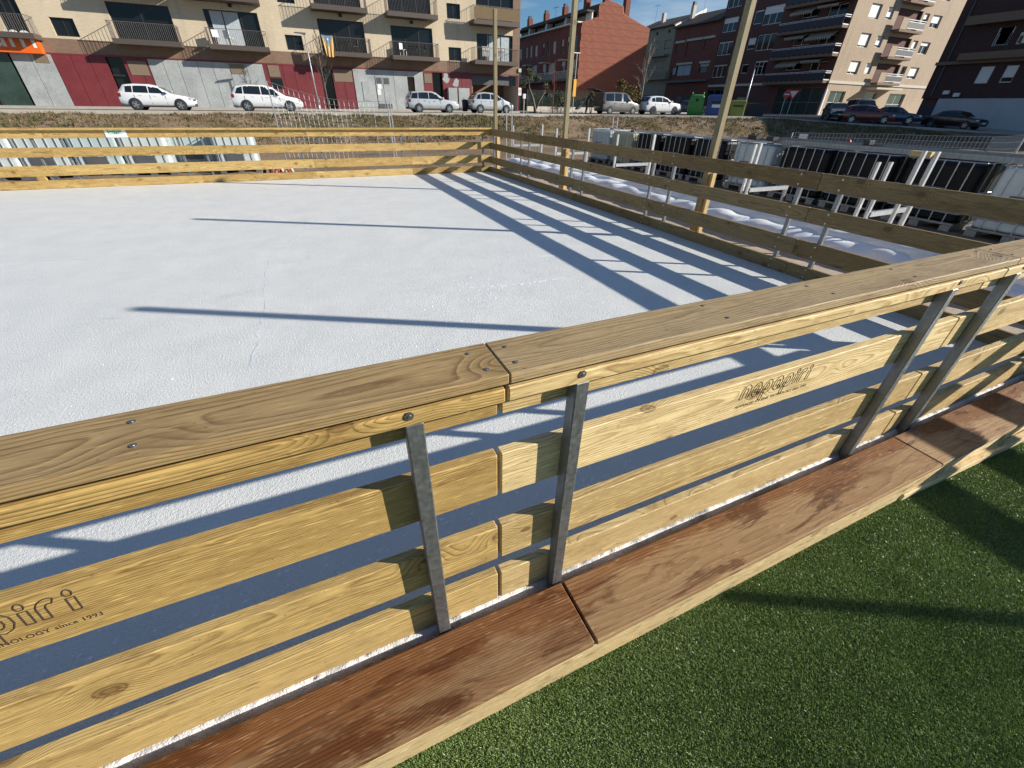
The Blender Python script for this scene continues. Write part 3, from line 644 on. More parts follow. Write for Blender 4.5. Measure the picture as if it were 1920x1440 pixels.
# fat white wrapped hoses lying along the side fence
def hose(label, x, y0, y1, r0, ph, z0):
    n = 420; m = 20; v = []; f = []
    for i in range(n+1):
        y = y0+(y1-y0)*i/n; xx = x+.06*math.sin(y*.7+ph)+.03*math.sin(y*2.3)
        for k in range(m):
            a = 2*math.pi*k/m; tw = y*3.0+ph+.8*math.sin(y*.9)
            seg = abs(math.sin(tw+.9*math.sin(a+.6))); r = r0*(.70+.40*seg**.35+.03*math.sin(y*9+ph)); w = 1+.05*math.sin(a*3+y*7+ph)+.04*math.sin(a*5-y*13+math.sin(y*3))
            v.append((xx+math.cos(a)*r*w*1.75, y, z0+r0*.66+math.sin(a)*r*w*.92))
    for i in range(n):
        for k in range(m): k2 = (k+1) % m; f.append((i*m+k, i*m+k2, (i+1)*m+k2, (i+1)*m+k))
    f.append(tuple(range(m))); f.append(tuple(n*m+k for k in range(m)))
    me = bpy.data.meshes.new('wrapped_hose'); me.from_pydata(v, [], f); me.materials.append(M_['wrap']); me.polygons.foreach_set('use_smooth', [True]*len(f)); me.update()
    return tag(put('wrapped_hose', me), label, 'hose', 'white wrapped hoses along the side fence')
hose('fat lumpy white wrapped hose lying nearest the side fence', 6.85, -1.5, 15.2, .17, .3, -.14)
hose('fat lumpy white wrapped hose lying on the tank side', 7.32, -1.5, 14.4, .19, 2.1, -.14)
hose('third white wrapped hose resting in the groove between the other two', 7.12, 1.0, 8.5, .13, 4.0, .03)

# mobile wire mesh fence panels
def mesh_panel(label, p0, p1, h0, h1, sag=0, nx=22, nz=10, r=.006):
    p0, p1 = Vector(p0), Vector(p1); t = thing('mesh_fence_panel', label, 'fence', p0)
    d = p1-p0
    for b, h in ((Vector((0, 0, 0)), h0), (d, h1)): MB().tube([b, b+Vector((.0, 0, h))], .022, 6).build('post', 'bright_galv', t)
    mb = MB()
    for k in range(1, nx):
        s = k/nx; b = d*s; hh = h0+(h1-h0)*s - sag*math.sin(math.pi*s); mb.tube([b+Vector((0, 0, .12)), b+Vector((0, 0, hh))], r*.8, 3, False)
    for k in range(nz+1):
        pts = []
        for j in range(9):
            s = j/8; hh = h0+(h1-h0)*s - sag*math.sin(math.pi*s); pts.append(d*s+Vector((0, 0, .12+(hh-.12)*k/nz)))
        mb.tube(pts, r, 3, False)
    mb.build('wire_mesh', 'bright_galv', t); return t
a = P(521, 237, Y=20.6); b = P(735, 262, Y=18.7)
mesh_panel('sagging wire mesh fence panel in front of the white estate car', (a.x, 20.6, ground_z(a.x, 20.6)), (b.x, 18.7, ground_z(b.x, 18.7)), P(501, 152, Y=20.6).z-ground_z(a.x, 20.6), P(725, 190, Y=18.7).z-ground_z(b.x, 18.7), .22, 24, 11)
def wire_post(label, x, y, h, r=.02, lean=0):
    o = MB().tube([(0, 0, -.1), (lean*h, 0, h)], r, 6).build('fence_post', 'bright_galv', None, (x, y, ground_z(x, y))); return tag(o, label, 'post', 'loose steel fence posts')
for q, Y, lb in (((731, 190), 18.6, 'steel fence post standing right beside the sagging mesh panel'), ((950, 205), 16.5, 'thin steel post of a close pair near the far corner pole'), ((960, 205), 16.6, 'thin steel post right beside its twin near the far corner pole'), ((1151, 219), 19, 'thin steel post beyond the end of the tank row'), ((1159, 219), 19.1, 'second thin steel post beyond the end of the tank row')):
    p = P(q[0], q[1], Y=Y); wire_post(lb, p.x, p.y, p.z-ground_z(p.x, p.y))
# low wire fence crossing the field beyond the tanks
wf = []
for (tx, ty), r in (((1487, 248), 25), ((1667, 251), 24), ((1864, 256), 23), ((1925, 252), 22.5)):
    d = P(tx, ty, Y=10.); k = r/math.hypot(d.x, d.y); wf.append((d.x*k, d.y*k, CAM_H+(d.z-CAM_H)*k))
fl = ['low wire fence stretch with a pale notice, beyond the long steel beams', 'low dark wire fence stretch on the field before the dark parked cars', 'low wire fence stretch on the field before the white walled building']
for i in range(3):
    a, b = wf[i], wf[i+1]; t = mesh_panel(fl[i], (a[0], a[1], ground_z(a[0], a[1])), (b[0], b[1], ground_z(b[0], b[1])), a[2]-ground_z(a[0], a[1]), b[2]-ground_z(b[0], b[1]), .02, 26, 6, .007)
    if i == 0: MB().box(-.16, .16, -.004, .004, -.22, .22).build('notice', 'paper', t, (.35, -.3, .75), (0, 0, -.9))
# notice on the far barrier
n = thing('notice_board', 'small white notice with a green mark on the far barrier', 'sign', (P(217, 249, Y=12.93).x, 12.905, P(217, 249, Y=12.93).z))
MB().box(-.185, .185, -.004, .004, -.085, .085).build('panel', 'paper', n)
M_['green_mark'] = plain('green_print', (.10, .32, .18), .6)
g = MB(); 
for k in range(7): g.box(-.13+k*.035, -.13+k*.035+.028, -.0065, -.0045, -.005+.012*math.sin(k*1.3), .042+.008*math.cos(k*2.1))
g.box(-.12, .11, -.0065, -.0045, -.022, -.012).build('print', 'green_mark', n)
# red and white odds on the ground behind the far barrier
o = P(520, 317, Y=16.5); z = ground_z(o.x, 16.5)
t = thing('barrier_tape_bundle', 'bundle of red and white plastic lying on the soil behind the far barrier', 'plastic', (o.x, 16.5, z))
for k, (dx, m) in enumerate(((-.28, 'black'), (-.1, 'red'), (.05, 'paper'), (.2, 'red'), (.33, 'paper'))): MB().tube([(dx-.12, 0, .0), (dx-.06, .05, .28), (dx+.04, -.03, .30), (dx+.10, .06, .02)], .05, 6).build('strip', m, t, smooth=True)
o = MB().lathe([(.0001, 0), (.06, .005), (.07, .04), (.03, .07), (.0001, .075)], 8).build('red_rag', 'red', None, (-3.2, 17.4, ground_z(-3.2, 17.6)+1.08), smooth=True); tag(o, 'red rag on top of a caged tank behind the far barrier', 'rag')
# green plank lying behind the far barrier
M_['green_board'] = plain('green_painted_board', (.20, .27, .05), .6)
tag(MB().box(-1.2, 1.2, -.06, .06, 0, .05).build('green_board', 'green_board', None, (-7.0, 15.4, .02), (0, .0, .04)), 'yellowish green board lying behind the far barrier', 'board')
for i in (0, 1): tag(MB().box(-.08, .08, -.05, .05, -.45, .02).build('wood_block', 'pine', None, (-7.9+i*1.8, 15.4+i*.06, -.001)), ['wooden block under one end of the green board', 'wooden block under the other end of the green board'][i], 'block')

# ================================================================== buildings
class Fc:
    """facade plane: kind 'Y' = wall facing -Y (u is X); kind 'X' = wall facing -X (u is Y)"""
    def __init__(s, kind, val): s.k = kind; s.v = val
    def w(s, u, z, d=0): return (u, s.v-d, z) if s.k == 'Y' else (s.v-d, u, z)
    def p(s, x, y, d=0):
        q = P(x, y, Y=s.v-d) if s.k == 'Y' else P(x, y, X=s.v-d); return (q.x if s.k == 'Y' else q.y, q.z)
    def rect(s, tl, br, d=0):
        a, b = s.p(*tl, d), s.p(*br, d); return min(a[0], b[0]), max(a[0], b[0]), min(a[1], b[1]), max(a[1], b[1])
    def box(s, mb, u0, u1, z0, z1, d0, d1):
        return mb.hexa([s.w(u0, z0, d0), s.w(u1, z0, d0), s.w(u1, z0, d1), s.w(u0, z0, d1), s.w(u0, z1, d0), s.w(u1, z1, d0), s.w(u1, z1, d1), s.w(u0, z1, d1)])
def wp(mb, name, mat, parent, **k):
    loc = tuple(-c for c in parent.location) if parent is not None and parent.type == 'EMPTY' else (0, 0, 0)
    return mb.build(name, mat, parent, loc, **k)
def wall(F, name, u0, u1, z0, z1, holes, mat, parent, depth=.22):
    us = sorted({u0, u1, *[min(max(h[i], u0), u1) for h in holes for i in (0, 1)]}); zs = sorted({z0, z1, *[min(max(h[i], z0), z1) for h in holes for i in (2, 3)]})
    mb = MB()
    for i in range(len(us)-1):
        for j in range(len(zs)-1):
            cu, cz = (us[i]+us[i+1])/2, (zs[j]+zs[j+1])/2
            if any(h[0] < cu < h[1] and h[2] < cz < h[3] for h in holes): continue
            mb.quad(F.w(us[i], zs[j]), F.w(us[i+1], zs[j]), F.w(us[i+1], zs[j+1]), F.w(us[i], zs[j+1]))
    for h in holes:
        a, b, c, d = max(h[0], u0), min(h[1], u1), max(h[2], z0), min(h[3], z1)
        for q in (((a, c), (b, c)), ((b, c), (b, d)), ((b, d), (a, d)), ((a, d), (a, c))):
            mb.quad(F.w(*q[0]), F.w(*q[1]), F.w(*q[1], -depth), F.w(*q[0], -depth))
    return wp(mb, name, mat, parent, recalc=False)
def window(F, parent, r, depth=.15, cols=2, rows=1, fm='white_paint', pm='glass', shutter=0, sm_='white_paint', fw=.05, sill=False, curtain=None, name='window'):
    u0, u1, z0, z1 = r; mb = MB(); d0, d1 = -depth-.04, -depth
    F.box(mb, u0, u1, z0, z0+fw, d0, d1); F.box(mb, u0, u1, z1-fw, z1, d0, d1); F.box(mb, u0, u0+fw, z0+fw, z1-fw, d0, d1); F.box(mb, u1-fw, u1, z0+fw, z1-fw, d0, d1)
    for c in range(1, cols): u = u0+(u1-u0)*c/cols; F.box(mb, u-fw/2, u+fw/2, z0+fw, z1-fw, d0, d1-.003)
    for c in range(1, rows): z = z0+(z1-z0)*c/rows; F.box(mb, u0+fw, u1-fw, z-fw/2, z+fw/2, d0, d1-.006)
    if sill: F.box(mb, u0-.05, u1+.05, z0-.07, z0-.002, -depth, .06)
    w = wp(mb, name, fm, parent)
    wp(F.box(MB(), u0+.01, u1-.01, z0+.01, z1-.01, -depth-.036, -depth-.028), 'pane', pm, w)
    if curtain:
        cm = MB(); k = 24
        for i in range(k):
            a = u0+(u1-u0)*(curtain[0]+(curtain[1]-curtain[0])*i/k); b = u0+(u1-u0)*(curtain[0]+(curtain[1]-curtain[0])*(i+1)/k); dd = .004*(i % 2)
            cm.quad(F.w(a, z0+.06, -depth-.02-dd), F.w(b, z0+.06, -depth-.02-(.004-dd)), F.w(b, z1-.06, -depth-.02-(.004-dd)), F.w(a, z1-.06, -depth-.02-dd))
        wp(cm, 'curtain', 'curtain', w)
    if shutter: wp(F.box(MB(), u0+.02, u1-.02, z1-(z1-z0)*shutter, z1-.01, -depth+.004, -depth+.03), 'shutter', sm_, w)
    return w
M_['curtain'] = plain('pale_curtain', (.42, .47, .50), .8, 0, .25, 5)
def railing(F, mb, u0, u1, d1, z0, h=.95, pitch=.12, r=.009, d_in=.02):
    F.box(mb, u0, u1, z0+h-.03, z0+h, d1-.03, d1)
    for u in (u0, u1-.03): F.box(mb, u, u+.03, z0+h-.0305, z0+h-.0005, d_in, d1-.031)
    n = int((u1-u0)/pitch)
    for i in range(n+1):
        u = u0+.008+(u1-u0-.016)*i/n; mb.tube([F.w(u, z0-.02, d1-.015), F.w(u, z0+h-.02, d1-.015)], r, 4, False)
    n = int((d1-d_in)/pitch)
    for i in range(1, n):
        d = d_in+(d1-d_in)*i/n
        for u in (u0+.015, u1-.015): mb.tube([F.w(u, z0-.02, d), F.w(u, z0+h-.02, d)], r, 4, False)
def balcony(F, parent, u0, u1, z0, z1, depth, rail=True, slabm='slab', railm='rail', h=.95, panel=None):
    s = wp(F.box(MB(), u0, u1, z0, z1, -.01, depth), 'balcony', slabm, parent)
    if rail: mb = MB(); railing(F, mb, u0+.02, u1-.02, depth-.02, z1, h); wp(mb, 'railing', railm, s, recalc=False)
    if panel: wp(F.box(F.box(F.box(MB(), u0+.03, u1-.03, z1+.04, z1+h-.10, depth-.06, depth-.04), u0+.02, u0+.035, z1+.04, z1+h-.1, .02, depth-.061), u1-.035, u1-.02, z1+.04, z1+h-.1, .02, depth-.061), 'parapet_panel', panel, s)
    return s
M_['blue_grey'] = plain('blue_grey_panel', (.016, .02, .032), .5); M_['awning'] = plain('sand_awning', (.36, .32, .25), .8, 0, .1, 3)
c1 = lambda x, y: (x/3.84, y/3.84)
c2 = lambda x, y: (480+x/3.84, y/3.84)
c4 = lambda x, y: (1400+x/3.692, y/3.692)
g1 = lambda x, y: (980+x/6.2625, y/6.2625)
g2 = lambda x, y: (1200+x/6.2625, y/6.2625)
g3 = lambda x, y: (1420+x/6, y/6)
g4 = lambda x, y: (1660+x/5.538, y/5.538)

# ---- beige apartment block across the street
A = Fc('Y', 47.0); BU = thing('apartment_block', 'beige brick apartment block with brown balconies over red and grey ground floor panels', 'building', (4, 50, 1.0))
Z_B, Z_T, Z_R = 4.22, 5.03, 17.0; UL, UR = -34.0, 21.75
small = [A.rect(c1(345, 120), c1(580, 268)), A.rect(c2(205, 248), c2(350, 365)), A.rect(c2(1385, 338), c2(1480, 440)), A.rect(c2(1370, 20), c2(1472, 140))]
small += [(small[1][0], small[1][1], small[1][2]+2.89, small[1][3]+2.89), (small[0][0], small[0][1], small[0][2]+2.89, small[0][3]+2.89), (small[3][0], small[3][1], small[3][2]+2.89, small[3][3]+2.89)]
doors = [A.rect(c1(-80, -30), c1(215, 225)), A.rect(c1(745, 5), c1(1290, 295)), A.rect(c1(1455, 60), c1(1905, 325)), A.rect(c2(435, 130), c2(800, 378)), A.rect(c2(965, 180), c2(1280, 405)), A.rect(c2(1588, 238), c2(1850, 445))]
doors = [(a, b, 5.16, d) for a, b, c, d in doors]
up = [(a, b, 8.05, 10.2) for a, b, c, d in doors]
holes = small + doors + up
wall(A, 'upper_wall', UL, 21.0, Z_T, Z_R, holes, 'brick_beige', BU)
wall(A, 'corner_wall', 21.0, UR, Z_B, Z_R, [], 'brick_brown', BU)
wall(A, 'brick_band', UL, 21.0, Z_B, Z_T, [], 'brick_brown', BU)
wp(MB().box(UL, UR, 51, 60, .8, 16.8).box(UL, 17.0, 47.56, 50.99, .8, 16.8).box(17.001, UR, 47.56, 50.99, Z_B+.2, 16.8), 'core', 'brick_brown', BU)
wp(A.box(MB(), UL, UR, Z_R-.1, Z_R+.2, -1, .25), 'parapet', 'slab', BU)
wp(A.box(MB(), UL, UR, Z_B-.10, Z_B-.003, -.3, .04), 'lintel_strip', 'red_panel', BU)
for r in small: window(A, BU, r, .14, 2, 1, 'frame_dark')
for i, r in enumerate(doors): window(A, BU, r, .14, 3 if i != 1 else 2, 1, 'frame_dark', curtain={2: (.1, .62), 5: (.3, .9)}.get(i), fw=.07, name='balcony_door')
for i, r in enumerate(up): window(A, BU, r, .14, 3, 1, 'frame_dark', fw=.07, name='balcony_door')
bal = [A.rect(c1(-150, 190), c1(245, 262), 1.3), A.rect(c1(795, 258), c1(1310, 335), 1.3), A.rect(c1(1500, 303), c1(2240, 372), 1.3), A.rect(c2(575, 362), c2(840, 415), 1.3), A.rect(c2(985, 388), c2(1325, 445), 1.3), A.rect(c2(1578, 430), c2(1890, 478), 1.3)]
for i, (a, b, c, d) in enumerate(bal):
    if i == 2: b = P(*c2(100, 360), Y=45.7).x
    if i == 3: a = P(*c2(470, 360), Y=45.7).x
    balcony(A, BU, a, b, 4.84, 5.14, 1.3)
bu = [(bal[1][0], bal[1][1]), (P(*c1(1290, 10), Y=45.7).x, P(*c1(1865, 12), Y=45.7).x), (P(*c2(395, 40), Y=45.7).x, P(*c2(800, 60), Y=45.7).x), (P(*c2(945, 80), Y=45.7).x, P(*c2(1310, 110), Y=45.7).x), (P(*c2(1570, 140), Y=45.7).x, P(*c2(1900, 170), Y=45.7).x)]
for i, (a, b) in enumerate(bu):
    s = balcony(A, BU, a, b, 7.70, 8.02, 1.3)
    if i == 4:   # reed screen tied to the railing
        mb = MB(); k = int((b-a)/.05)
        for j in range(k): u = a+.03+j*.05; A.box(mb, u, u+.042, 8.05, 8.90+random.uniform(-.05, .05), 1.31, 1.33+random.uniform(0, .01))
        wp(mb, 'reed_screen', 'reed', s)
for q in (c2(605, 112), c2(1118, 162), c1(1655, 40)):
    u, z = A.p(*q); wp(A.box(MB(), u-.12, u+.12, z-.10, z+.10, .002, .16), 'wall_lamp', 'frame_dark', BU)
# ground floor panels, openings and doors
gf = MB; zt = Z_B-.11
def gpanel(px0, px1, mat, cr, name='panel', z0=None, z1=None, d=.03, ytop=450):
    a = A.p(*cr(px0, ytop))[0]; b = A.p(*cr(px1, ytop))[0]; zb = street_z(a, 46)+.10 if z0 is None else z0
    return wp(A.box(MB(), a+.012, b-.012, zb, zt if z1 is None else z1, -.05, d), name, mat, BU)
def upx(cr, x, y=385): return A.p(*cr(x, y))[0]
def seg(us, mat, d=.03):
    for a, b in zip(us[:-1], us[1:]): wp(A.box(MB(), a+.012, b-.012, street_z(a, 46)+.10, zt, -.05, d), 'panel', mat, BU)
def rectp(cr, tl, br, mat, name, d0, d1):
    r = A.rect(cr(*tl), cr(*br)); return wp(A.box(MB(), r[0], r[1], r[2], r[3], d0, d1), name, mat, BU)
uB = UL
seg([-34, -31, -28.5], 'grey_panel'); wp(A.box(MB(), -28.4, upx(c1, 62)-.1, 1.1, zt, -.09, -.05), 'shop_window', 'glass_green', BU)
for u in (-27, -24, -21, -18.5): wp(A.box(MB(), u, u+.07, 1.1, zt, -.045, .0), 'mullion', 'frame_dark', BU)
seg([upx(c1, 65), upx(c1, 205), upx(c1, 360)], 'grey_panel')
seg([upx(c1, 362), upx(c1, 500, 392), upx(c1, 630, 398), upx(c1, 752, 404)], 'red_panel')
d0, d1 = upx(c1, 755, 405), upx(c1, 870, 412)
wp(A.box(MB(), d0, d1, 1.1, zt, -.30, -.25), 'entrance_door', 'glass', BU); wp(A.box(MB(), d0, d1, 3.0, 3.1, -.25, -.1), 'transom', 'frame_dark', BU)
seg([d1+.02, upx(c1, 990, 420), upx(c1, 1052, 424)], 'red_panel')
wp(A.box(MB(), d1+.25, upx(c1, 1040, 424), 3.1, 3.95, .031, .06), 'vent_panel', 'tan_vent', BU)
us = [upx(c1, 1055, 424)] + [upx(c1, x, y) for x, y in ((1165, 428), (1275, 432), (1410, 436), (1520, 440), (1640, 446), (1765, 450), (1885, 455))]
seg(us, 'grey_panel')
rectp(c1, (1650, 460), (1775, 535), 'tan_vent', 'vent_panel', .031, .06); rectp(c1, (235, 392), (365, 455), 'tan_vent', 'vent_panel', .031, .055)
R0 = us[-1]; r2 = [upx(c2, x, y) for x, y in ((180, 460), (265, 465), (370, 470), (455, 478))]
seg([R0, upx(c2, 75, 455)], 'red_panel'); seg([upx(c2, 75, 455)+.01]+r2, 'red_panel')
rectp(c2, (80, 468), (180, 555), 'tan_vent', 'vent_panel', .031, .06); rectp(c2, (105, 562), (205, 640), 'glass', 'dark_window', .031, .05)
dA, dB = upx(c2, 457, 480), upx(c2, 540, 490); wp(A.box(MB(), dA, dB, 1.15, zt, -.4, -.35), 'entrance_door', 'glass', BU)
seg([dB, upx(c2, 620, 492), upx(c2, 688, 495)], 'red_panel'); wp(A.box(MB(), dB+.12, upx(c2, 683, 495), 3.15, 4.0, .031, .06), 'vent_panel', 'tan_vent', BU)
g0, g5 = upx(c2, 692, 495), upx(c2, 1200, 520)
gd = A.rect(c2(1088, 552), c2(1150, 690)); gd = (gd[0], gd[1], 1.15, gd[3])
seg([g0, upx(c2, 850, 505), upx(c2, 985, 512), gd[0]], 'grey_panel'); seg([gd[1], g5], 'grey_panel')
wp(A.box(MB(), gd[0], gd[1], gd[3], zt, -.05, .03), 'panel', 'grey_panel', BU); wp(A.box(MB(), gd[0], gd[1], 1.15, gd[3], -.5, -.45), 'recess_door', 'tan_vent', BU)
rectp(c2, (760, 588), (830, 725), 'grey_panel', 'hatch', .0315, .06)
dd = A.rect(c2(855, 548), c2(985, 760)); 
for k in (0, 1):
    a = dd[0]+(dd[1]-dd[0])*k/2; b = dd[0]+(dd[1]-dd[0])*(k+1)/2
    leaf = wp(A.box(MB(), a+.02, b-.02, 1.25, dd[3], .0315, .07), 'door_leaf', 'grey_panel', BU); wp(A.box(MB(), a+.1, b-.1, dd[3]-.55, dd[3]-.1, .0705, .09), 'louvre', 'plate', leaf)
    wp(A.box(MB(), a+.05, b-.05, 1.28, 1.62, .0705, .09), 'louvre', 'plate', leaf)
rectp(c2, (872, 600), (905, 640), 'paper', 'poster', .071, .078); rectp(c2, (872, 642), (902, 684), 'paper', 'poster', .071, .078)
seg([g5, upx(c2, 1268, 522)], 'red_panel'); wp(A.box(MB(), g5+.1, upx(c2, 1266, 522)-.05, 3.3, 4.0, .031, .06), 'vent_panel', 'tan_vent', BU)
dA, dB = upx(c2, 1268, 522), upx(c2, 1340, 528); wp(A.box(MB(), dA, dB, 1.15, zt, -.5, -.45), 'entrance_door', 'glass', BU)
seg([dB, upx(c2, 1410, 532), upx(c2, 1480, 534), upx(c2, 1545, 538)], 'red_panel')
for tl, br in (((1375, 632), (1445, 790)), ((1447, 634), (1530, 790))): rectp(c2, tl, br, 'grey_panel', 'meter_cabinet', .0315, .5)
for q in ((1368, 560), (1440, 600)):
    u, z = A.p(*c2(*q)); mb = MB(); pts = [(u+.35*math.cos(k*.7)*random.uniform(.6, 1.2), z+.4*math.sin(k*.7)*random.uniform(.6, 1.2)) for k in range(9)]
    mb.quad(*[A.w(a, b, .033) for a, b in pts]); wp(mb, 'peeled_patch', 'grey_panel', BU, recalc=False)
ga, gb = upx(c2, 1552, 542), upx(c2, 1880, 548)
wp(A.box(MB(), ga, gb, 1.1, 3.9, -3.6, -3.5), 'garage_back', 'brown_band', BU); wp(MB().box(gb, gb+.05, 47.05, 50.5, 1.1, zt), 'garage_side', 'cream', BU); wp(MB().box(ga-.05, ga, 47.05, 50.5, 1.1, zt), 'garage_side', 'brown_band', BU)
wp(A.box(MB(), ga, gb-.0, 3.35, zt-.01, -.45, -.4), 'garage_louvre', 'plate', BU)
wp(A.box(MB(), gb+.06, UR, 1.1, zt, -.3, .02), 'pillar', 'red_panel', BU)
sg = wp(A.box(MB(), gb+.16, gb+.5, 2.55, 3.2, .021, .035), 'garage_sign', 'paper', BU)
mb = MB(); u, z = gb+.33, 2.9
for k in range(14):
    a, b = 2*math.pi*k/14, 2*math.pi*(k+1)/14; mb.quad(A.w(u+.13*math.cos(a), z+.13*math.sin(a), .037), A.w(u+.13*math.cos(b), z+.13*math.sin(b), .037), A.w(u+.085*math.cos(b), z+.085*math.sin(b), .037), A.w(u+.085*math.cos(a), z+.085*math.sin(a), .037))
wp(mb, 'prohibition_ring', 'red', sg, recalc=False)
wp(A.box(MB(), gb+.1, gb+.4, 4.45, 4.75, .002, .12), 'lamp_box', 'cream', BU)
# orange shop sign
so = thing('shop_sign', 'orange shop sign with white letters on the beige apartment block', 'sign', (-18, 46.5, 4.2))
wp(MB().box(-26, A.p(*c1(268, 300), .5)[0], 46.45, 46.999, Z_B-.12, 5.02), 'sign_box', 'orange', so)
lettering('letters', 'um', 2.3, so, (P(*c1(-70, 335), Y=46.44).x+18, -.058, .2), (HP, 0, 0), 0, mat='paper', extr=.01)

# flag hanging from a balcony
M_['fl_y'] = plain('faded_yellow_cloth', (.60, .44, .15), .8, 0, .1, 4); M_['fl_r'] = plain('faded_red_cloth', (.50, .26, .12), .8, 0, .1, 4); M_['fl_b'] = plain('faded_blue_cloth', (.17, .24, .34), .8, 0, .1, 4)
fr_ = A.rect(c2(468, 248), c2(575, 408), 1.36); nx, nz = 18, 24; mb = MB()
for i in range(nx):
    for j in range(nz):
        def q(a, b):
            t = b/nz; u = fr_[0]+(fr_[1]-fr_[0])*(a/nx*(1-.25*t)+.25*t*.8) ; z = fr_[3]-(fr_[3]-fr_[2])*t - .05*math.sin(a/nx*3); return A.w(u, z, 1.36+.05*math.sin(a*.9+b*.15)*t+.02)
        s, t = (i+.5)/nx, (j+.5)/nz
        star = (s-.5)**2*1.2+(t-.16)**2*2.2 < .006
        mb.cur = 3 if star else (2 if t < .48*(1-abs(s-.5)*2) + .03 else (1 if i % 4 >= 2 else 0))
        mb.quad(q(i, j), q(i+1, j), q(i+1, j+1), q(i, j+1))
o = mb.build('flag', ['fl_y', 'fl_r', 'fl_b', 'paper'], recalc=False, smooth=True); tag(o, 'faded yellow striped flag with blue triangle and white star hung from a balcony', 'flag')

# ---- brick terrace with the corrugated gable
TE = thing('terraced_houses', 'red brick terrace with white attics and a terracotta clad gable wall', 'building', (42, 66, 1.15))
T = Fc('X', 36.4); G = Fc('Y', 60.0)
def gp(x, y): return G.p(*g1(x, y))
zs = lambda q: T.p(*g1(*q))[1]
ev, rf = zs((600, 290)), zs((620, 130)); Y1 = T.p(*g1(12, 600))[0]+6
gpts = [(36.4, .9), (47.4, .9), gp(1465, 335), gp(1190, 165), gp(1190, 75), gp(1030, 0), gp(890, 50), gp(880, 200), (36.4, gp(700, 260)[1])]
gpts[2] = (47.3, gpts[2][1])
gm = MB(); n = 84
def top_at(u):
    pr = [gpts[8], gpts[7], gpts[6], gpts[5], gpts[4], gpts[3], gpts[2]]
    for a, b in zip(pr[:-1], pr[1:]):
        if a[0] <= u <= b[0]+1e-6 and b[0]-a[0] > .05: t = (u-a[0])/(b[0]-a[0]); return a[1]+(b[1]-a[1])*t
    return pr[-1][1]
n = 62; pit = (47.3-36.4)/n; row = .72
for i in range(n):       # staggered upright cladding tiles, each standing proud of the wall
    a = 36.4+pit*i; gm.quad(G.w(a, .9), G.w(a+pit, .9), G.w(a+pit, top_at(a+pit-1e-4)), G.w(a, top_at(a+1e-4)))
for j in range(18):
    z0 = .95+j*row
    for i in range(n):
        a = 36.42+pit*(i+.5*(j % 2)); b = min(a+pit*.52, 47.28); z1 = min(z0+row*.975, top_at(a)-.02, top_at(b)-.02)
        if z1 > z0+.08 and b > a: G.box(gm, a, b, z0, z1, .002, .09)
wp(gm, 'gable_cladding', 'clad', TE, recalc=False)
body = MB().prism([(36.75, .9), gpts[1], gpts[2], gpts[3], gpts[4], gpts[5], gpts[6], gpts[7], (36.75, gpts[8][1])], 60.05, Y1); 
bd = body.mesh('block', ['roof']); put('block', bd, TE, tuple(-c for c in TE.location))
H = []
wl_ = []
nh = 4; hw = (Y1-60.2)/nh
for k in range(nh):
    y0 = 60.2+k*hw
    for a, b, c, d in ((.5, 1.5, 7.9, 9.4), (2.4, 3.2, 7.9, 9.5), (4.0, 4.7, 7.9, 9.4), (.5, 2.6, 5.0, 7.0), (3.2, 4.4, 5.0, 7.0), (.6, 1.8, 1.2, 3.4), (2.8, 4.2, 1.4, 3.2)):
        if y0+b < Y1-.1: H.append((y0+a, y0+b, c, d)); wl_.append((y0+a, y0+b, c, d))
wall(T, 'front_wall', 60.06, Y1, .9, ev, H, 'brick_red', TE)
for i, r in enumerate(wl_): window(T, TE, r, .15, 2 if r[1]-r[0] > 1 else 1, 1, 'white_paint', 'glass', random.choice((.3, .5, .9, 0)), 'cream')
wp(T.box(MB(), 60.07, Y1, ev, ev+.14, -.3, .5), 'gutter', 'white_paint', TE)
s = wp(T.box(MB(), 60.3, Y1, 4.62, 4.85, -.01, 1.1), 'balcony', 'slab', TE); mb = MB(); railing(T, mb, 60.35, Y1-.1, 1.05, 4.85, .9, .14, .012); wp(mb, 'railing', 'white_paint', s, recalc=False)
wp(T.box(MB(), 60.35, Y1-.1, 4.9, 5.5, 1.0, 1.015), 'railing_cloth', 'plate', s)
for k in range(nh):
    y0 = 60.2+k*hw
    wp(T.box(MB(), y0+.05, y0+1.5, ev+.15, rf-.15, -1.8, -1.6), 'attic_wall', 'white_paint', TE); wp(T.box(MB(), y0+1.5, y0+hw-.4, ev+.15, rf-.15, -2.4, -2.2), 'attic_recess', 'cream', TE)
    wp(T.box(MB(), y0+hw-.4, y0+hw-.1, ev+.15, rf-.15, -1.9, -.9), 'attic_pier', 'white_paint', TE)
    wp(T.box(MB(), y0, y0+hw-.06, rf-.14, rf+.04, -4, -.8), 'attic_roof', 'roof', TE)
    wp(T.box(MB(), y0+2, y0+3.3, 6.9, 7.05, 0, 1.2), 'awning', 'cream', TE)
    ch = MB().box(38.6, 39.3, y0+2.6, y0+3.3, rf, rf+1.5); co = wp(ch, 'chimney', 'brick_red', TE); wp(MB().box(38.7, 39.2, y0+2.7, y0+3.2, rf+1.502, rf+1.85), 'chimney_pot', 'plate', co)
wp(MB().box(43.2, 43.9, 60.4, 61.1, 11.5, 13.6), 'chimney', 'brick_red', TE); wp(MB().box(40.4, 41.0, 61.2, 61.8, 12, 14), 'chimney', 'brick_red', TE)
def antenna(label, x, y, z, h=1.6):
    t = thing('roof_antenna', label, 'antenna', (x, y, z)); mb = MB().tube([(0, 0, 0), (0, 0, h)], .025, 4); mb.build('mast', 'galv', t)
    mb = MB().tube([(0, -.7, h-.1), (0, .7, h-.1)], .015, 4)
    for k in range(5): mb.tube([(-.25, -.6+k*.3, h-.1), (.25, -.6+k*.3, h-.1)], .012, 4)
    mb.build('dipole_rods', 'galv', t)
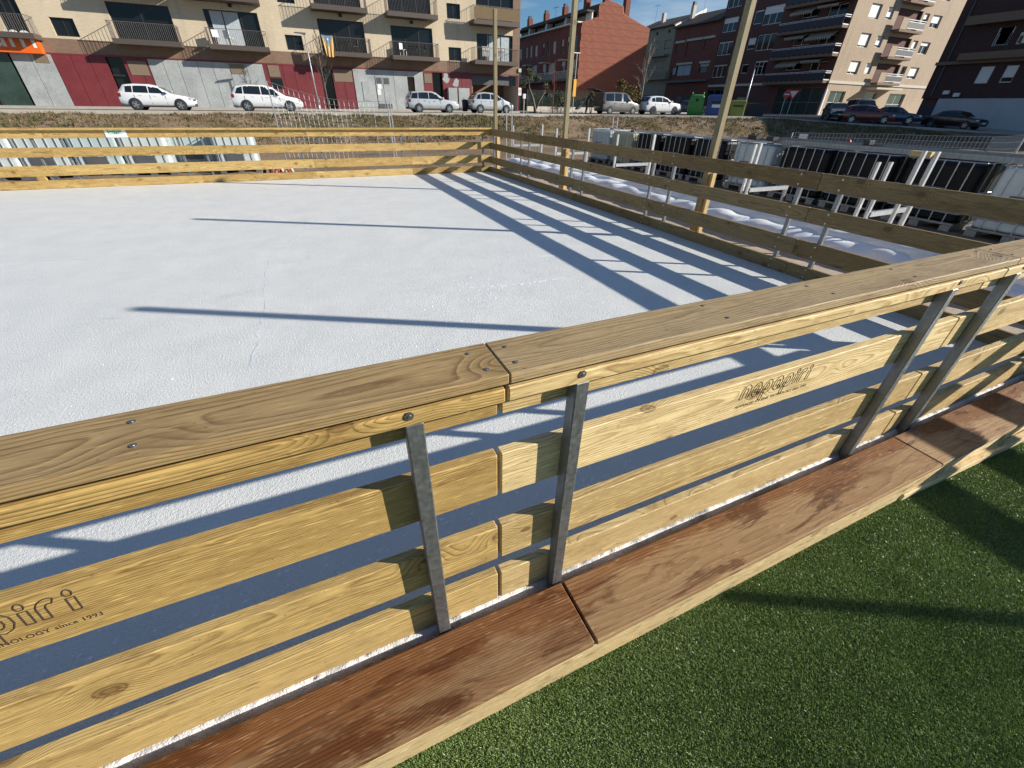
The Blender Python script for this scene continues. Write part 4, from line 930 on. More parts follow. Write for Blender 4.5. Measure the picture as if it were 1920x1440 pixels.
antenna('television antenna on the terrace roof between the chimneys', 38.9, 60.2+hw*2, rf, 1.9); antenna('television antenna on the terrace roof by the gable', 38.9, 60.2+hw*.9, rf, 1.7)

# ---- brick row on the street to the right
Bq = Fc('X', 64.5)
def bu_rect(f, F, tl, br): return F.rect(f(*tl), f(*br))
# cream house
yb0, yb1 = Bq.p(*g2(330, 900))[0], Bq.p(*g2(60, 600))[0]+3; zc = Bq.p(*g2(95, 330))[1]
CH = thing('cream_house', 'narrow cream rendered house in a shade-darkened tone between the gable and the dark red house', 'building', (70, 85, 1.1))
cw = [bu_rect(g2, Bq, (155, 500), (205, 590)), bu_rect(g2, Bq, (295, 475), (355, 570)), bu_rect(g2, Bq, (195, 380), (215, 408)), bu_rect(g2, Bq, (335, 352), (360, 380)), bu_rect(g2, Bq, (75, 735), (165, 800)), bu_rect(g2, Bq, (180, 720), (290, 800))]
yR = Bq.p(*g2(415, 400))[0]; zcb = Bq.p(*g2(95, 330))[1]-.4
wall(Bq, 'front_wall', yR+.02, yb1, .9, zcb, cw, 'shaded_cream', CH)
for r in cw: window(Bq, CH, r, .15, 1, 1, 'frame_dark', 'glass', .9 if r[3]-r[2] > .7 and r[2] > 7 else 0, 'shaded_cream')
wp(MB().box(64.85, 74, yR+.03, yb1, .9, zcb-.05), 'block', 'shaded_cream', CH)
wp(MB().prism([(63.9, zcb), (63.9, zcb+.15), (69, zcb+2.0), (74.5, zcb+.15), (74.5, zcb)], yR+.01, yb1+.3), 'roof', 'roof', CH)
a = Bq.rect(g2(20, 890), g2(290, 920), 1.0); balcony(Bq, CH, a[0], a[1], a[2]-.1, a[2]+.15, 1.0, True, 'shaded_cream', 'shaded_cream', .9, panel='shaded_cream')
a = Bq.p(*g2(150, 670)); wp(Bq.box(MB(), yR+.8, yb1-1, a[1]-.1, a[1]+.18, 0, 1.0), 'canopy', 'shaded_cream', CH)
wp(Bq.box(MB(), yR+.3, yb1-.3, 1.1, 3.9, .004, .03), 'shopfront', 'plate', CH)
# dark red house
RH = thing('dark_red_house', 'dark red brick house with pale blinds and a white party wall', 'building', (70, 70, 1.1))
yA = Bq.p(*g2(900, 600))[0]; zr = Bq.p(*g2(430, 340))[1]
rw = [bu_rect(g2, Bq, (425, 515), (500, 620)), bu_rect(g2, Bq, (558, 490), (700, 650)), bu_rect(g2, Bq, (765, 460), (850, 570)), bu_rect(g2, Bq, (380, 790), (410, 880)), bu_rect(g2, Bq, (435, 770), (580, 885)), bu_rect(g2, Bq, (705, 750), (790, 850))]
wall(Bq, 'front_wall', yA+.02, yR, .9, zr, rw, 'brick_red', RH)
for i, r in enumerate(rw): window(Bq, RH, r, .15, 2 if i in (1, 4) else 1, 1, 'frame_dark', 'glass', [.95, .95, .95, .0, .0, .3][i], 'brick_red' if i < 3 else 'cream', curtain=(.05, .95) if i in (3, 4) else None)
for i in (0, 1, 2, 4, 5): r = rw[i]; wp(Bq.box(MB(), r[0]-.15, r[1]+.15, r[3]+.02, r[3]+.32, -.02, .12), 'blind_box', 'cream', RH)
wp(MB().box(64.85, 74, yA+.03, yR-.01, .9, zr-.05), 'block', 'brick_red', RH)
wp(MB().prism([(63.8, zr), (63.8, zr+.2), (69, zr+2.3), (74.5, zr+.2), (74.5, zr)], yA+.05, yR-.02), 'roof', 'roof', RH)
wp(MB().prism([(64.2, zr+.1), (64.2, zr+.6), (70.5, zr+3.2), (70.5, zr+.1)], yR-.01, yR+.2), 'party_wall', 'white_paint', RH)
wp(MB().box(66.8, 67.4, yR-.8, yR-.2, zr+1.0, zr+3.2), 'chimney', 'cream', RH); wp(MB().box(66.85, 67.35, yR-.75, yR-.25, zr+3.202, zr+3.7), 'chimney_pot', 'plate', RH)
wp(MB().box(66.8, 67.4, yb1-4, yb1-3.4, zcb+.7, zcb+2.6), 'chimney', 'cream', CH)
a = Bq.p(*g2(500, 960)); wp(Bq.box(MB(), yA+.3, yR-.2, a[1]-.1, a[1]+.2, 0, .6), 'canopy', 'plate', RH)
for i, (u0, u1) in enumerate(((.6, 2.2), (2.8, 5.2), (5.8, 7.0))): wp(Bq.box(MB(), yA+u0, min(yA+u1, yR-.2), 1.15, 3.6, .004, .04), 'shutter_door', ['plate', 'frame_dark', 'plate'][i], RH)
antenna('television antenna over the dark red house', 67.5, yR-2.5, zr+1.8, 2.4); antenna('television antenna on the cream house roof', 67, yb1-1.5, zcb+1, 3.0)
# big corner block: shaded street front and sunlit end
CB = thing('corner_apartment_block', 'brick corner apartment block with dark balconies in shade and a sunlit tan end wall', 'building', (72, 52, 1.05))
L = Fc('Y', 43.8); HT = 16.8
sw = [bu_rect(g2, Bq, (995, 220), (1125, 362)), bu_rect(g2, Bq, (930, 500), (1060, 640)), bu_rect(g2, Bq, (865, 768), (990, 905)), bu_rect(g3, Bq, (95, 80), (262, 255)), bu_rect(g3, Bq, (15, 395), (170, 555)), bu_rect(g3, Bq, (-20, 690), (75, 840)),
      bu_rect(g2, Bq, (1120, 500), (1165, 585)), bu_rect(g2, Bq, (1040, 765), (1085, 850)), bu_rect(g2, Bq, (1280, 450), (1335, 575)), bu_rect(g2, Bq, (1200, 755), (1250, 860)), bu_rect(g2, Bq, (1360, 130), (1420, 275))]
bw_ = [bu_rect(g3, Bq, (535, 80), (680, 180)), bu_rect(g3, Bq, (825, 65), (985, 178)), bu_rect(g3, Bq, (425, 400), (580, 500)), bu_rect(g3, Bq, (700, 410), (850, 495)), bu_rect(g3, Bq, (335, 700), (480, 785)), bu_rect(g3, Bq, (610, 700), (755, 790))]
z1f = Bq.p(*g3(130, 930))[1]
upw = [(r[0], r[1], r[2]+2.85*k, r[3]+2.85*k) for r in (sw[3], sw[0]) for k in (1,)]
wall(Bq, 'street_wall', 43.8, yA, z1f, HT, sw+bw_+upw, 'brick_dark', CB); 
for i, r in enumerate(sw+upw): window(Bq, CB, r, .14, 3 if r[1]-r[0] > 1.5 else 1, 1, 'white_paint', 'glass', [.38, .1, .1, .42, .0, .1, 0, 0, .6, .1, .1, .3, .3][i], 'white_paint', fw=.08)
for i, r in enumerate(bw_): window(Bq, CB, r, .14, 2, 1, 'white_paint', 'glass', 0, fw=.07)
gs = bu_rect(g3, Bq, (240, 995), (640, 1300)); gs = (gs[0], gs[1], 1.1, gs[3])
wall(Bq, 'street_base', 43.8, yA, .8, z1f-.3, [gs, bu_rect(g2, Bq, (800, 1060), (1000, 1130)), (Bq.p(*g2(1250, 1100))[0], Bq.p(*g2(1140, 1100))[0], 1.1, 3.4)], 'brick_dark', CB)
window(Bq, CB, gs, .2, 4, 2, 'galv', 'glass_green', name='shop_front'); window(Bq, CB, bu_rect(g2, Bq, (800, 1060), (1000, 1130)), .2, 3, 1, 'galv', 'glass', name='shop_front'); window(Bq, CB, (Bq.p(*g2(1250, 1100))[0], Bq.p(*g2(1140, 1100))[0], 1.1, 3.4), .2, 1, 1, 'galv', 'glass', .4, 'grey_panel', name='shop_front')
wp(Bq.box(MB(), 43.9, yA, z1f-.3, z1f, -.3, .15), 'floor_band', 'cream', CB)
wp(MB().box(64.8, 92, 44.1, yA, .8, HT-.1), 'core', 'brick_dark', CB)
wp(MB().box(64.0, 92.3, 43.4, yA, HT, HT+.35), 'roof_slab', 'roof', CB)
Yb1 = Bq.p(*g3(230, 330), 1.2)[0]
for k in range(4):
    q = [(1110, 300), (970, 615), (850, 908)]
    zb = z1f if k == 0 else z1f+2.72*k
    s = wp(Bq.box(MB(), 43.85, Yb1, zb-.28 if k else zb-.29, zb, .151 if k == 0 else -.02, 1.2), 'balcony', 'brown_band', CB)
    wp(Bq.box(MB(), 43.95, Yb1-.05, zb+.08, zb+.78, 1.12, 1.15), 'parapet_panel', 'blue_grey', s); mb = MB(); Bq.box(mb, 43.9, Yb1, zb+.92, zb+.97, 1.10, 1.16); Bq.box(mb, 43.9, Yb1, zb+.80, zb+.83, 1.10, 1.16)
    for j in range(12): u = 43.95+(Yb1-44.1)*j/11; Bq.box(mb, u, u+.03, zb, zb+.92, 1.115, 1.145)
    # return of the railing facing the sunlit end
    L.box(mb, 63.3, 64.45, zb+.90, zb+.98, -.12, -.06); L.box(mb, 63.3, 64.45, zb+.72, zb+.79, -.12, -.06); L.box(mb, 63.3, 64.45, zb-.02, zb+.10, -.12, -.06)
    wp(mb, 'railing', 'white_paint', s)
    for j, (u0, u1, dr) in enumerate(((45.2, 47.9, .55), (48.4, 51.6, 1.15)) if k != 1 else ((44.8, 48.3, 1.35), (48.6, 51.4, .7))):
        mb = MB(); mb.hexa([Bq.w(u0, zb+2.35, .02), Bq.w(u1, zb+2.35, .02), Bq.w(u1, zb+2.35-dr*.5, 1.25), Bq.w(u0, zb+2.35-dr*.5, 1.25), Bq.w(u0, zb+2.40, .02), Bq.w(u1, zb+2.40, .02), Bq.w(u1, zb+2.40-dr*.5, 1.27), Bq.w(u0, zb+2.40-dr*.5, 1.27)])
        for i in range(12): a_ = u0+(u1-u0)*i/12; b_ = u0+(u1-u0)*(i+1)/12; mb.quad(Bq.w(a_, zb+2.35-dr*.5, 1.26), Bq.w(b_, zb+2.35-dr*.5, 1.26), Bq.w((a_+b_)/2, zb+2.35-dr*.5-.28, 1.26))
        wp(mb, 'awning', 'awning', CB, recalc=False)
# sunlit end wall
XE = 88.0; z1 = z1f
lw = []
def lr(f, tl, tr, br): 
    a = L.p(*f(*tl)); b = L.p(*f(*tr)); c = L.p(*f(*br)); return (a[0], b[0], c[1], (a[1]+b[1])/2)
cols = [lr(g3, (1060, 680), (1172, 690), (1110, 838)), lr(g3, (1240, 705), (1308, 712), (1240, 832)), lr(g4, (180, 688), (232, 690), (180, 795)), lr(g4, (268, 695), (358, 705), (310, 822))]
FH = (L.p(*g3(1240, 205))[1]-L.p(*g3(1000, 835))[1])/2
for k in range(4):
    for (a, b, c, d) in cols: lw.append((a, b, c+FH*k, d+FH*k))
bx = lr(g4, (0, 560), (120, 600), (90, 880)); bo = []
rx0, rx1 = cols[1][1]+1.0, cols[2][0]-.5
for k in range(4): bo.append((rx0, rx1, z1+.02+FH*k, z1+FH*k+2.15))
gl = [lr(g3, (830, 1010), (1000, 1030), (880, 1205)), lr(g3, (1220, 1050), (1350, 1060), (1290, 1190)), ]
gl = [(a, b, 1.5, 4.0) for a, b, c, d in gl] + [(rx1+.3, rx1+4.2, 1.5, 4.0)]
wall(L, 'end_wall', 64.5, XE, z1, HT, lw+bo, 'brick_tan', CB); wall(L, 'end_base', 64.5, XE, .8, z1-.3, gl, 'brick_tan', CB)
wp(L.box(MB(), 64.35, XE, z1-.3, z1, -.3, .12), 'floor_band', 'cream', CB)
for i, r in enumerate(lw): window(L, CB, r, .2, 2 if i % 4 in (0, 3) else 1, 1, 'white_paint', 'glass', [.8, .9, .0, .75, .85, .8, .7, .3, .9, .8, .5, .6, .5, .5, .5, .5][i], 'white_paint', fw=.08)
for r in gl: window(L, CB, r, .2, 2, 2, 'white_paint', 'glass_green', name='shop_front')
for k, r in enumerate(bo):
    wp(L.box(MB(), r[0], r[1], r[2], r[3], -1.6, -1.5), 'recess_wall', 'brick_dark', CB)
    s = wp(L.box(MB(), r[0], r[1]+.0, r[2]-.25, r[2]-.005, .13 if k == 0 else .002, .9), 'balcony', 'brown_band', CB); mb = MB()
    for zz in (.12, .75, .95): L.box(mb, r[0]+1.4, r[1], r[2]+zz, r[2]+zz+.07, .84, .89)
    wp(mb, 'railing', 'white_paint', s); wp(L.box(MB(), r[0], r[0]+1.35, r[2]+.01, r[2]+1.1, .80, .88), 'parapet_panel', 'brick_tan', s); wp(L.box(MB(), r[0]+1.4, r[1], r[2]+.2, r[2]+.72, .85, .87), 'parapet_panel', 'blue_grey', s)
wp(L.box(MB(), cols[1][1]+.2, rx0+5, z1-.75, z1-.55, .02, 1.6), 'canopy', 'cream', CB)
wp(L.box(MB(), 64.2, 64.42, .9, z1-.9, .1, .3), 'corner_column', 'white_paint', CB)

# ---- dark block on the right, in its own shade
DB = thing('dark_brick_block', 'very dark brick block with a white painted ground floor wall, all in shade', 'building', (68, 18, .3))
D = Fc('X', 61.0); YD = 30.8; HD = 12.6
dw = [D.rect(g4(1190, 285), g4(1240, 470)), D.rect(g4(1000, 692), g4(1050, 865)), D.rect(g4(1268, 680), g4(1300, 855)), D.rect(g4(1440, 330), g4(1480, 450))]
dw += [(a, b, c+2.85, d+2.85) for a, b, c, d in dw[1:3]] + [(a-4, b-4, c, d) for a, b, c, d in dw[:3]] + [(a-8.5, b-8.5, c, d) for a, b, c, d in dw[:3]]
dw = [(a, max(b, a+.9), c, d) for a, b, c, d in dw]
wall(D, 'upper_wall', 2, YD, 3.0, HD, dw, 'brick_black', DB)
for i, r in enumerate(dw): window(D, DB, r, .12, 1, 1, 'white_paint', 'glass', (.35, .97, .7, .3)[i % 4], 'white_paint', fw=.07)
wp(D.box(MB(), 2, YD-1.6, -.4, 2.99, -.3, .03), 'base_wall', 'wall_grey', DB); wp(D.box(MB(), YD-1.55, YD-.2, -.4, 2.6, -.3, .01), 'base_door', 'blue_grey', DB)
wp(MB().box(61.35, 76, 2.1, YD-.02, -.5, HD-.05), 'core', 'brick_dark', DB); wp(MB().box(60.4, 76.3, 1.8, YD+.1, HD, HD+.3), 'roof_slab', 'roof', DB)
b2, b1 = D.p(*g4(1000, 610))[1], D.p(*g4(1100, 200))[1]
wp(D.box(MB(), 2, YD, b2-.35, b2-.1, -.01, .35), 'floor_band', 'brown_band', DB); wp(D.box(MB(), 2, YD-1.9, b2-.095, b2+.45, .0, .9), 'balcony_parapet', 'brown_band', DB); wp(D.box(MB(), 2, YD-1.2, b1-.35, b1+.3, -.01, .9), 'balcony_parapet', 'brown_band', DB)
wp(MB().tube([(60.9, YD-.8, 3.2), (60.9, YD-.8, HD)], .06, 6), 'downpipe', 'plate', DB)
for q in ((640, 960), (745, 985)): u, z = D.p(*g4(*q)); wp(D.box(MB(), u-.25, u+.25, z-.15, z+.15, .035, .2), 'air_grille', 'white_paint', DB)

# ================================================================== cars
def car_paint(name, col, metal=0): return plain(name, col, .28, metal, .04, 2, coat=1.0)
M_['p_white'] = car_paint('white_car_paint', (.74, .75, .76)); M_['p_silver'] = car_paint('silver_car_paint', (.60, .61, .62), .35); M_['p_grey'] = car_paint('grey_beige_car_paint', (.25, .235, .22), .45)
M_['p_black'] = car_paint('black_car_paint', (.012, .012, .014)); M_['p_red'] = car_paint('dark_red_car_paint', (.16, .014, .012)); M_['p_blue'] = car_paint('dark_blue_car_paint', (.02, .035, .10)); M_['p_dark'] = car_paint('dark_grey_car_paint', (.05, .05, .055), .3)
M_['car_glass'] = plain('car_glass', (.012, .016, .018), .05, 0, .1, 2, spec=.9); M_['lens'] = plain('headlight_lens', (.55, .57, .6), .12, .3); M_['tail'] = plain('tail_light_lens', (.22, .012, .01), .2)
M_['alloy'] = plain('alloy_rim', (.5, .51, .52), .3, .8); M_['alloy_black'] = plain('black_rim', (.02, .02, .022), .35, .3); M_['bumper'] = plain('dark_bumper_plastic', (.03, .03, .032), .6)
def lerp_list(pts, x):
    if x <= pts[0][0]: return pts[0][1]
    for (a, za), (b, zb) in zip(pts[:-1], pts[1:]):
        if x <= b: return za+(zb-za)*(x-a)/(b-a)
    return pts[-1][1]
SHAPES = {   # fractions of the length from tail (0) to nose (1)
 'hatch': dict(L=4.06, W=1.72, belt=[(0, .92), (.04, .97), (.62, .93), (.74, .92), (.92, .80), (.975, .72), (1, .52)], roof=[(.005, .95), (.06, 1.20), (.10, 1.40), (.25, 1.455), (.45, 1.45), (.56, 1.36), (.735, .92)], wins=[(.12, .21, .13, .22), (.225, .42, .235, .42), (.435, .66, .435, .56)], wb=(.20, .81), r=.315, gA=.745, gB=.565),
 'mpv': dict(L=4.47, W=1.77, belt=[(0, .95), (.03, 1.02), (.6, .96), (.76, .95), (.92, .83), (.975, .73), (1, .52)], roof=[(.005, 1.0), (.05, 1.30), (.085, 1.47), (.25, 1.57), (.48, 1.56), (.60, 1.44), (.77, .95)], wins=[(.07, .17, .11, .18), (.19, .42, .19, .42), (.435, .70, .435, .60)], wb=(.19, .80), r=.32, gA=.775, gB=.605),
 'wagon': dict(L=4.24, W=1.65, belt=[(0, .92), (.03, .95), (.6, .92), (.72, .92), (.93, .83), (.98, .74), (1, .5)], roof=[(.005, .95), (.05, 1.2), (.085, 1.42), (.3, 1.48), (.47, 1.47), (.56, 1.38), (.715, .92)], wins=[(.05, .18, .09, .19), (.20, .39, .20, .39), (.405, .64, .405, .545)], wb=(.19, .79), r=.30, gA=.725, gB=.565),
 'round': dict(L=3.85, W=1.67, belt=[(0, .90), (.05, 1.0), (.55, .98), (.76, .96), (.90, .83), (.97, .72), (1, .5)], roof=[(.005, .95), (.07, 1.25), (.13, 1.43), (.3, 1.52), (.5, 1.48), (.62, 1.32), (.80, .93)], wins=[(.10, .19, .14, .21), (.21, .42, .22, .43), (.445, .72, .445, .60)], wb=(.18, .81), r=.30, gA=.80, gB=.625),
 'van': dict(L=4.38, W=1.81, belt=[(0, 1.02), (.02, 1.06), (.68, 1.02), (.78, 1.03), (.92, .93), (.98, .80), (1, .55)], roof=[(.002, 1.1), (.01, 1.5), (.03, 1.74), (.3, 1.80), (.58, 1.78), (.66, 1.66), (.80, 1.02)], wins=[(.06, .27, .065, .27), (.29, .47, .29, .47), (.52, .74, .53, .645)], wb=(.18, .81), r=.32, gA=.805, gB=.665),
 'suv': dict(L=4.40, W=1.84, belt=[(0, 1.0), (.04, 1.08), (.62, 1.03), (.74, 1.04), (.93, .95), (.98, .84), (1, .6)], roof=[(.005, 1.05), (.06, 1.3), (.11, 1.50), (.28, 1.59), (.46, 1.58), (.57, 1.46), (.735, 1.02)], wins=[(.13, .22, .14, .22), (.235, .42, .24, .42), (.435, .66, .435, .555)], wb=(.19, .80), r=.345, gA=.745, gB=.575),
 'sedan': dict(L=4.5, W=1.76, belt=[(0, .78), (.03, .98), (.17, 1.0), (.3, .95), (.64, .90), (.76, .90), (.93, .80), (.98, .72), (1, .5)], roof=[(.17, 1.01), (.31, 1.38), (.4, 1.42), (.52, 1.41), (.60, 1.33), (.75, .90)], wins=[(.25, .31, .31, .325), (.32, .45, .33, .45), (.465, .68, .465, .585)], wb=(.20, .80), r=.315, gA=.755, gB=.605)}
def make_car(label, kind, paint, x, y, rz, group=None, rim='alloy', zoff=0, low='bumper', z=None):
    S = SHAPES[kind]; L, W = S['L'], S['W']; hw = W/2
    t = thing('parked_car', label, 'car', (x, y, (street_z(x, y) if z is None else z)+zoff), rz, group)
    xs = sorted(set([0, .012, .03, .06, .1, .15, .2, .3, .4, .5, .6, .65, .7, .76, .82, .88, .92, .955, .98, .993, 1] + [p[0] for p in S['roof']] + [p[0] for p in S['belt']]))
    def wid(f): q = abs(f-.48)/.52; return hw*(1-.16*q**5)
    def zb(f): return lerp_list(S['belt'], f)
    def zr(f):
        r = S['roof']
        return max(zb(f)+.015, lerp_list(r, f)) if r[0][0] <= f <= r[-1][0] else zb(f)+.015
    def sec(f):
        w = wid(f); b = zb(f); r = zr(f); k = min(1, max(0, (r-b-.03)/.45)); s = .22+.06*max(0, (abs(f-.5)-.42)/.08)
        y4 = w*(.93-.17*k) ; z4 = r-.045*k-.01
        X = (f-.5)*L
        return [(X, w*.86, s), (X, w*.985, s+.12), (X, w, s+.34), (X, w*.985, b-.10), (X, w*.955, b), (X, y4, z4), (X, y4*.72, r), (X, 0, r+.012)]
    mb = MB(); cols = []
    for f in xs:
        h = sec(f); ring = h + [(p[0], -p[1], p[2]) for p in h[-2::-1]]; cols.append(ring)
    n = len(cols[0]); 
    for rg in cols: mb.v += rg
    for i in range(len(cols)-1):
        for k in range(n-1): mb.f.append((i*n+k, (i+1)*n+k, (i+1)*n+k+1, i*n+k+1)); mb.mi.append(0)
        mb.f.append((i*n+n-1, (i+1)*n+n-1, (i+1)*n, i*n)); mb.mi.append(0)
    mb.f.append(tuple(range(n))); e = (len(cols)-1)*n; mb.f.append(tuple(e+k for k in range(n))[::-1]); mb.mi += [0, 0]
    body = mb.build('body', paint, t, smooth=True)
    def side(f, q, sg):
        h = sec(f); a, b = h[4], h[5]; off = .012
        return ((a[0]+(b[0]-a[0])*q), sg*(a[1]+(b[1]-a[1])*q+off), a[2]+.03+(b[2]-.035-a[2]-.03)*q)
    for (b0, b1, t0, t1) in S['wins']:
        for sg in (-1, 1):
            m = MB(); N = 5; rows = []
            for j in range(N+1):
                rows.append([side(b0+(t0-b0)*q+((b1-b0)+((t1-t0)-(b1-b0))*q)*j/N, q, sg) for q in (0, .5, 1)])
            for j in range(N):
                for q in (0, 1): m.quad(rows[j][q], rows[j+1][q], rows[j+1][q+1], rows[j][q+1])
            m.build('side_window', 'car_glass', t, recalc=False, smooth=True)
    def crossglass(fa, fb, nm, inset=.06):
        m = MB(); N = 6
        def row(f, dz):
            h = sec(f); w = min(h[5][1], h[4][1])*.93; return [(h[5][0], -w+2*w*j/N, h[6][2]+.014+dz) for j in range(N+1)]
        R = [row(fa+(fb-fa)*k/3, 0) for k in range(4)]
        for k in range(3):
            for j in range(N): m.quad(R[k][j], R[k][j+1], R[k+1][j+1], R[k+1][j])
        return m.build(nm, 'car_glass', t, recalc=False, smooth=True)
    crossglass(S['gA']-.025, S['gB']+.012, 'windscreen')
    rs = S['roof']; 
    if kind != 'van': crossglass(rs[0][0]+.008 if kind != 'sedan' else .19, rs[2][0]-.006 if kind != 'sedan' else .30, 'rear_window')
    r = S['r']
    if 'wheel%.2f' % r not in IBC:
        IBC['wheel%.2f' % r] = MB().lathe([(r*.66, -.10), (r*.9, -.105), (r, -.075), (r, .075), (r*.9, .10), (r*.66, .10)], 20, 'Y').mesh('wheel', 'rubber', smooth=True)
        for rm in ('alloy', 'alloy_black'):
            m = MB()
            m.lathe([(r*.66, -.088), (r*.60, -.088), (r*.58, -.06)], 20, 'Y')
            for k in range(5):
                a = 2*math.pi*k/5; c_, s_ = math.cos(a), math.sin(a); px, pz = -s_, c_
                m.hexa([(c_*r*.1+px*.045, q, s_*r*.1+pz*.045) if i == 0 else (c_*r*.62+px*.03, q, s_*r*.62+pz*.03) if i == 1 else (c_*r*.62-px*.03, q, s_*r*.62-pz*.03) if i == 2 else (c_*r*.1-px*.045, q, s_*r*.1-pz*.045) for q in (-.09, -.07) for i in range(4)])
            m.lathe([(.0001, -.095), (r*.16, -.095), (r*.18, -.07)], 10, 'Y')
            IBC['rim%s%.2f' % (rm, r)] = m.mesh('rim', rm)
        IBC['hub%.2f' % r] = MB().lathe([(.0001, .0), (r*.65, .0), (r*.66, .01)], 20, 'Y').mesh('brake_disc', 'bumper'); IBC['arch%.2f' % r] = MB().lathe([(.0001, -.012), (r*1.14, -.012), (r*1.16, .05)], 24, 'Y').mesh('wheel_arch', 'bumper')
    for f in S['wb']:
        for sg in (-1, 1):
            X = (f-.5)*L; w = wid(f)
            put('wheel_arch', IBC['arch%.2f' % r], t, (X, sg*w*.998, r+.02), (0, 0, 0 if sg < 0 else math.pi))
            wh = put('wheel', IBC['wheel%.2f' % r], t, (X, sg*(w-.075), r), (0, 0, 0 if sg < 0 else math.pi)); put('rim', IBC['rim%s%.2f' % (rim, r)], wh); put('brake_disc', IBC['hub%.2f' % r], wh, (0, -.05, 0))
    def bx(nm, mat, f0, f1, y0, y1, z0, z1, sym=True, bev=.02):
        for sg in ((-1, 1) if sym else (1,)):
            ya, yb = sorted((y0*hw*sg, y1*hw*sg)) if sym else (y0*hw, y1*hw)
            MB().box((f0-.5)*L, (f1-.5)*L, ya, yb, z0, z1).build(nm, mat, t, bevel=bev)
    zh = zb(.96)
    bx('headlight', 'lens', .90, .982, .55, .90, zh-.14, zh-.005); bx('tail_light', 'tail', .004, .045, .66, .955, zb(.03)-.22, zb(.03)-.02)
    bx('lower_bumper', low, .93, 1.002, -.72, .72, .24, .40, False); bx('lower_bumper', low, -.002, .05, -.76, .76, .24, .38, False)
    bx('number_plate', 'paper', .995, 1.006, -.29, .29, .42, .53, False, .004); bx('number_plate', 'paper', -.006, .005, -.29, .29, .55, .67, False, .004)
    bx('mirror', paint if kind != 'van' else 'bumper', .655, .685, .97, 1.16, zb(.66)+.03, zb(.66)+.17)
    bx('door_handle', 'bumper' if kind in ('van', 'wagon') else paint, .285, .33, .985, 1.012, zb(.3)-.14, zb(.3)-.11, True, .005); bx('door_handle', 'bumper' if kind in ('van', 'wagon') else paint, .475, .52, .985, 1.012, zb(.5)-.14, zb(.5)-.11, True, .005)
    for f in S['wins'][1][:2] + (S['wins'][2][1]-.02,):
        h = sec(f+(.008 if f == S['wins'][1][1] else -.006))
        for sg in (-1, 1): MB().hexa([(h[1][0]-.008, sg*(h[1][1]-.01), h[1][2]), (h[1][0]+.008, sg*(h[1][1]-.01), h[1][2]), (h[1][0]+.008, sg*(h[1][1]+.004), h[1][2]), (h[1][0]-.008, sg*(h[1][1]+.004), h[1][2]), (h[3][0]-.008, sg*(h[3][1]-.01), h[3][2]), (h[3][0]+.008, sg*(h[3][1]-.01), h[3][2]), (h[3][0]+.008, sg*(h[2][1]+.004), h[3][2]), (h[3][0]-.008, sg*(h[2][1]+.004), h[3][2])]).build('door_seam', 'bumper', t)
    bx('grille', 'black', .985, 1.003, -.45, .45, zh-.17, zh-.08, False)
    bx('sill', 'bumper', .26, .74, .90, .99, .19, .27, True, .01)
    return t
def on_row(x0, x1, Y=41.0): return P((x0+x1)/2, 210, Y=Y).x
GRP = 'cars parked along the street before the apartment block'
make_car('white hatchback parked before the red and grey panels, nose clear of the wire mesh', 'hatch', 'p_white', on_row(235, 381, 41), 41, 0, GRP)
make_car('white estate shaped people carrier parked behind the sagging wire mesh', 'mpv', 'p_white', on_row(441, 578, 41), 40.4, 0, GRP)
make_car('silver estate car parked before the grey double doors', 'wagon', 'p_silver', on_row(762, 861), 41, 0, GRP)
make_car('silver rounded small car parked before the garage entrance', 'round', 'p_silver', on_row(876, 963), 41, 0, GRP)
vx = on_row(1120, 1191, 41.3); van = make_car('grey beige van with its tailgate raised, parked before the terracotta gable', 'van', 'p_grey', vx, 41.3, 0, GRP)
MB().box(-2.235, -2.195, -.74, .74, .62, 1.70).build('open_rear', 'black', van); MB().hexa([(-2.19, -.78, 1.76), (-2.19, .78, 1.76), (-3.35, .72, 1.98), (-3.35, -.72, 1.98), (-2.19, -.78, 1.82), (-2.19, .78, 1.82), (-3.35, .72, 2.06), (-3.35, -.72, 2.06)]).build('tailgate', 'black', van, bevel=.02)
make_car('white sport utility car with black rims parked between the van and green bin', 'suv', 'p_white', on_row(1196, 1272, 41), 41, -.04, GRP, rim='alloy_black')
make_car('black hatchback parked before the green shop window under the orange sign', 'hatch', 'p_black', P(-60, 205, Y=41).x-1.0, 41, math.pi, GRP)
make_car('dark grey car parked in the shade behind the green bottle bin', 'sedan', 'p_dark', P(1290, 205, Y=47).x+.6, 47.5, -.5)
GR2 = 'dark cars parked in the shade before the dark block'
def azr(az, r): a = math.radians(az); return r*math.sin(a), r*math.cos(a)
for lb, k, pt, az, r, rz in (('black hatchback parked in shade by the corner shop front, green sticker in its window', 'hatch', 'p_black', 57.3, 58.5, -2.35), ('dark red and black car parked in shade between the black hatchback and the blue car', 'hatch', 'p_red', 59.9, 57, -.95), ('dark blue car parked in shade beside the dark red car', 'sedan', 'p_blue', 61.7, 60, -1.0), ('black saloon car parked in shade along the white painted wall', 'sedan', 'p_black', 66.15, 61, -HP-.05), ('tall black van parked in shade behind the dark red car', 'van', 'p_black', 59.2, 63, -2.2)):
    x, y = azr(az, r); make_car(lb, k, pt, x, y, rz, GR2)

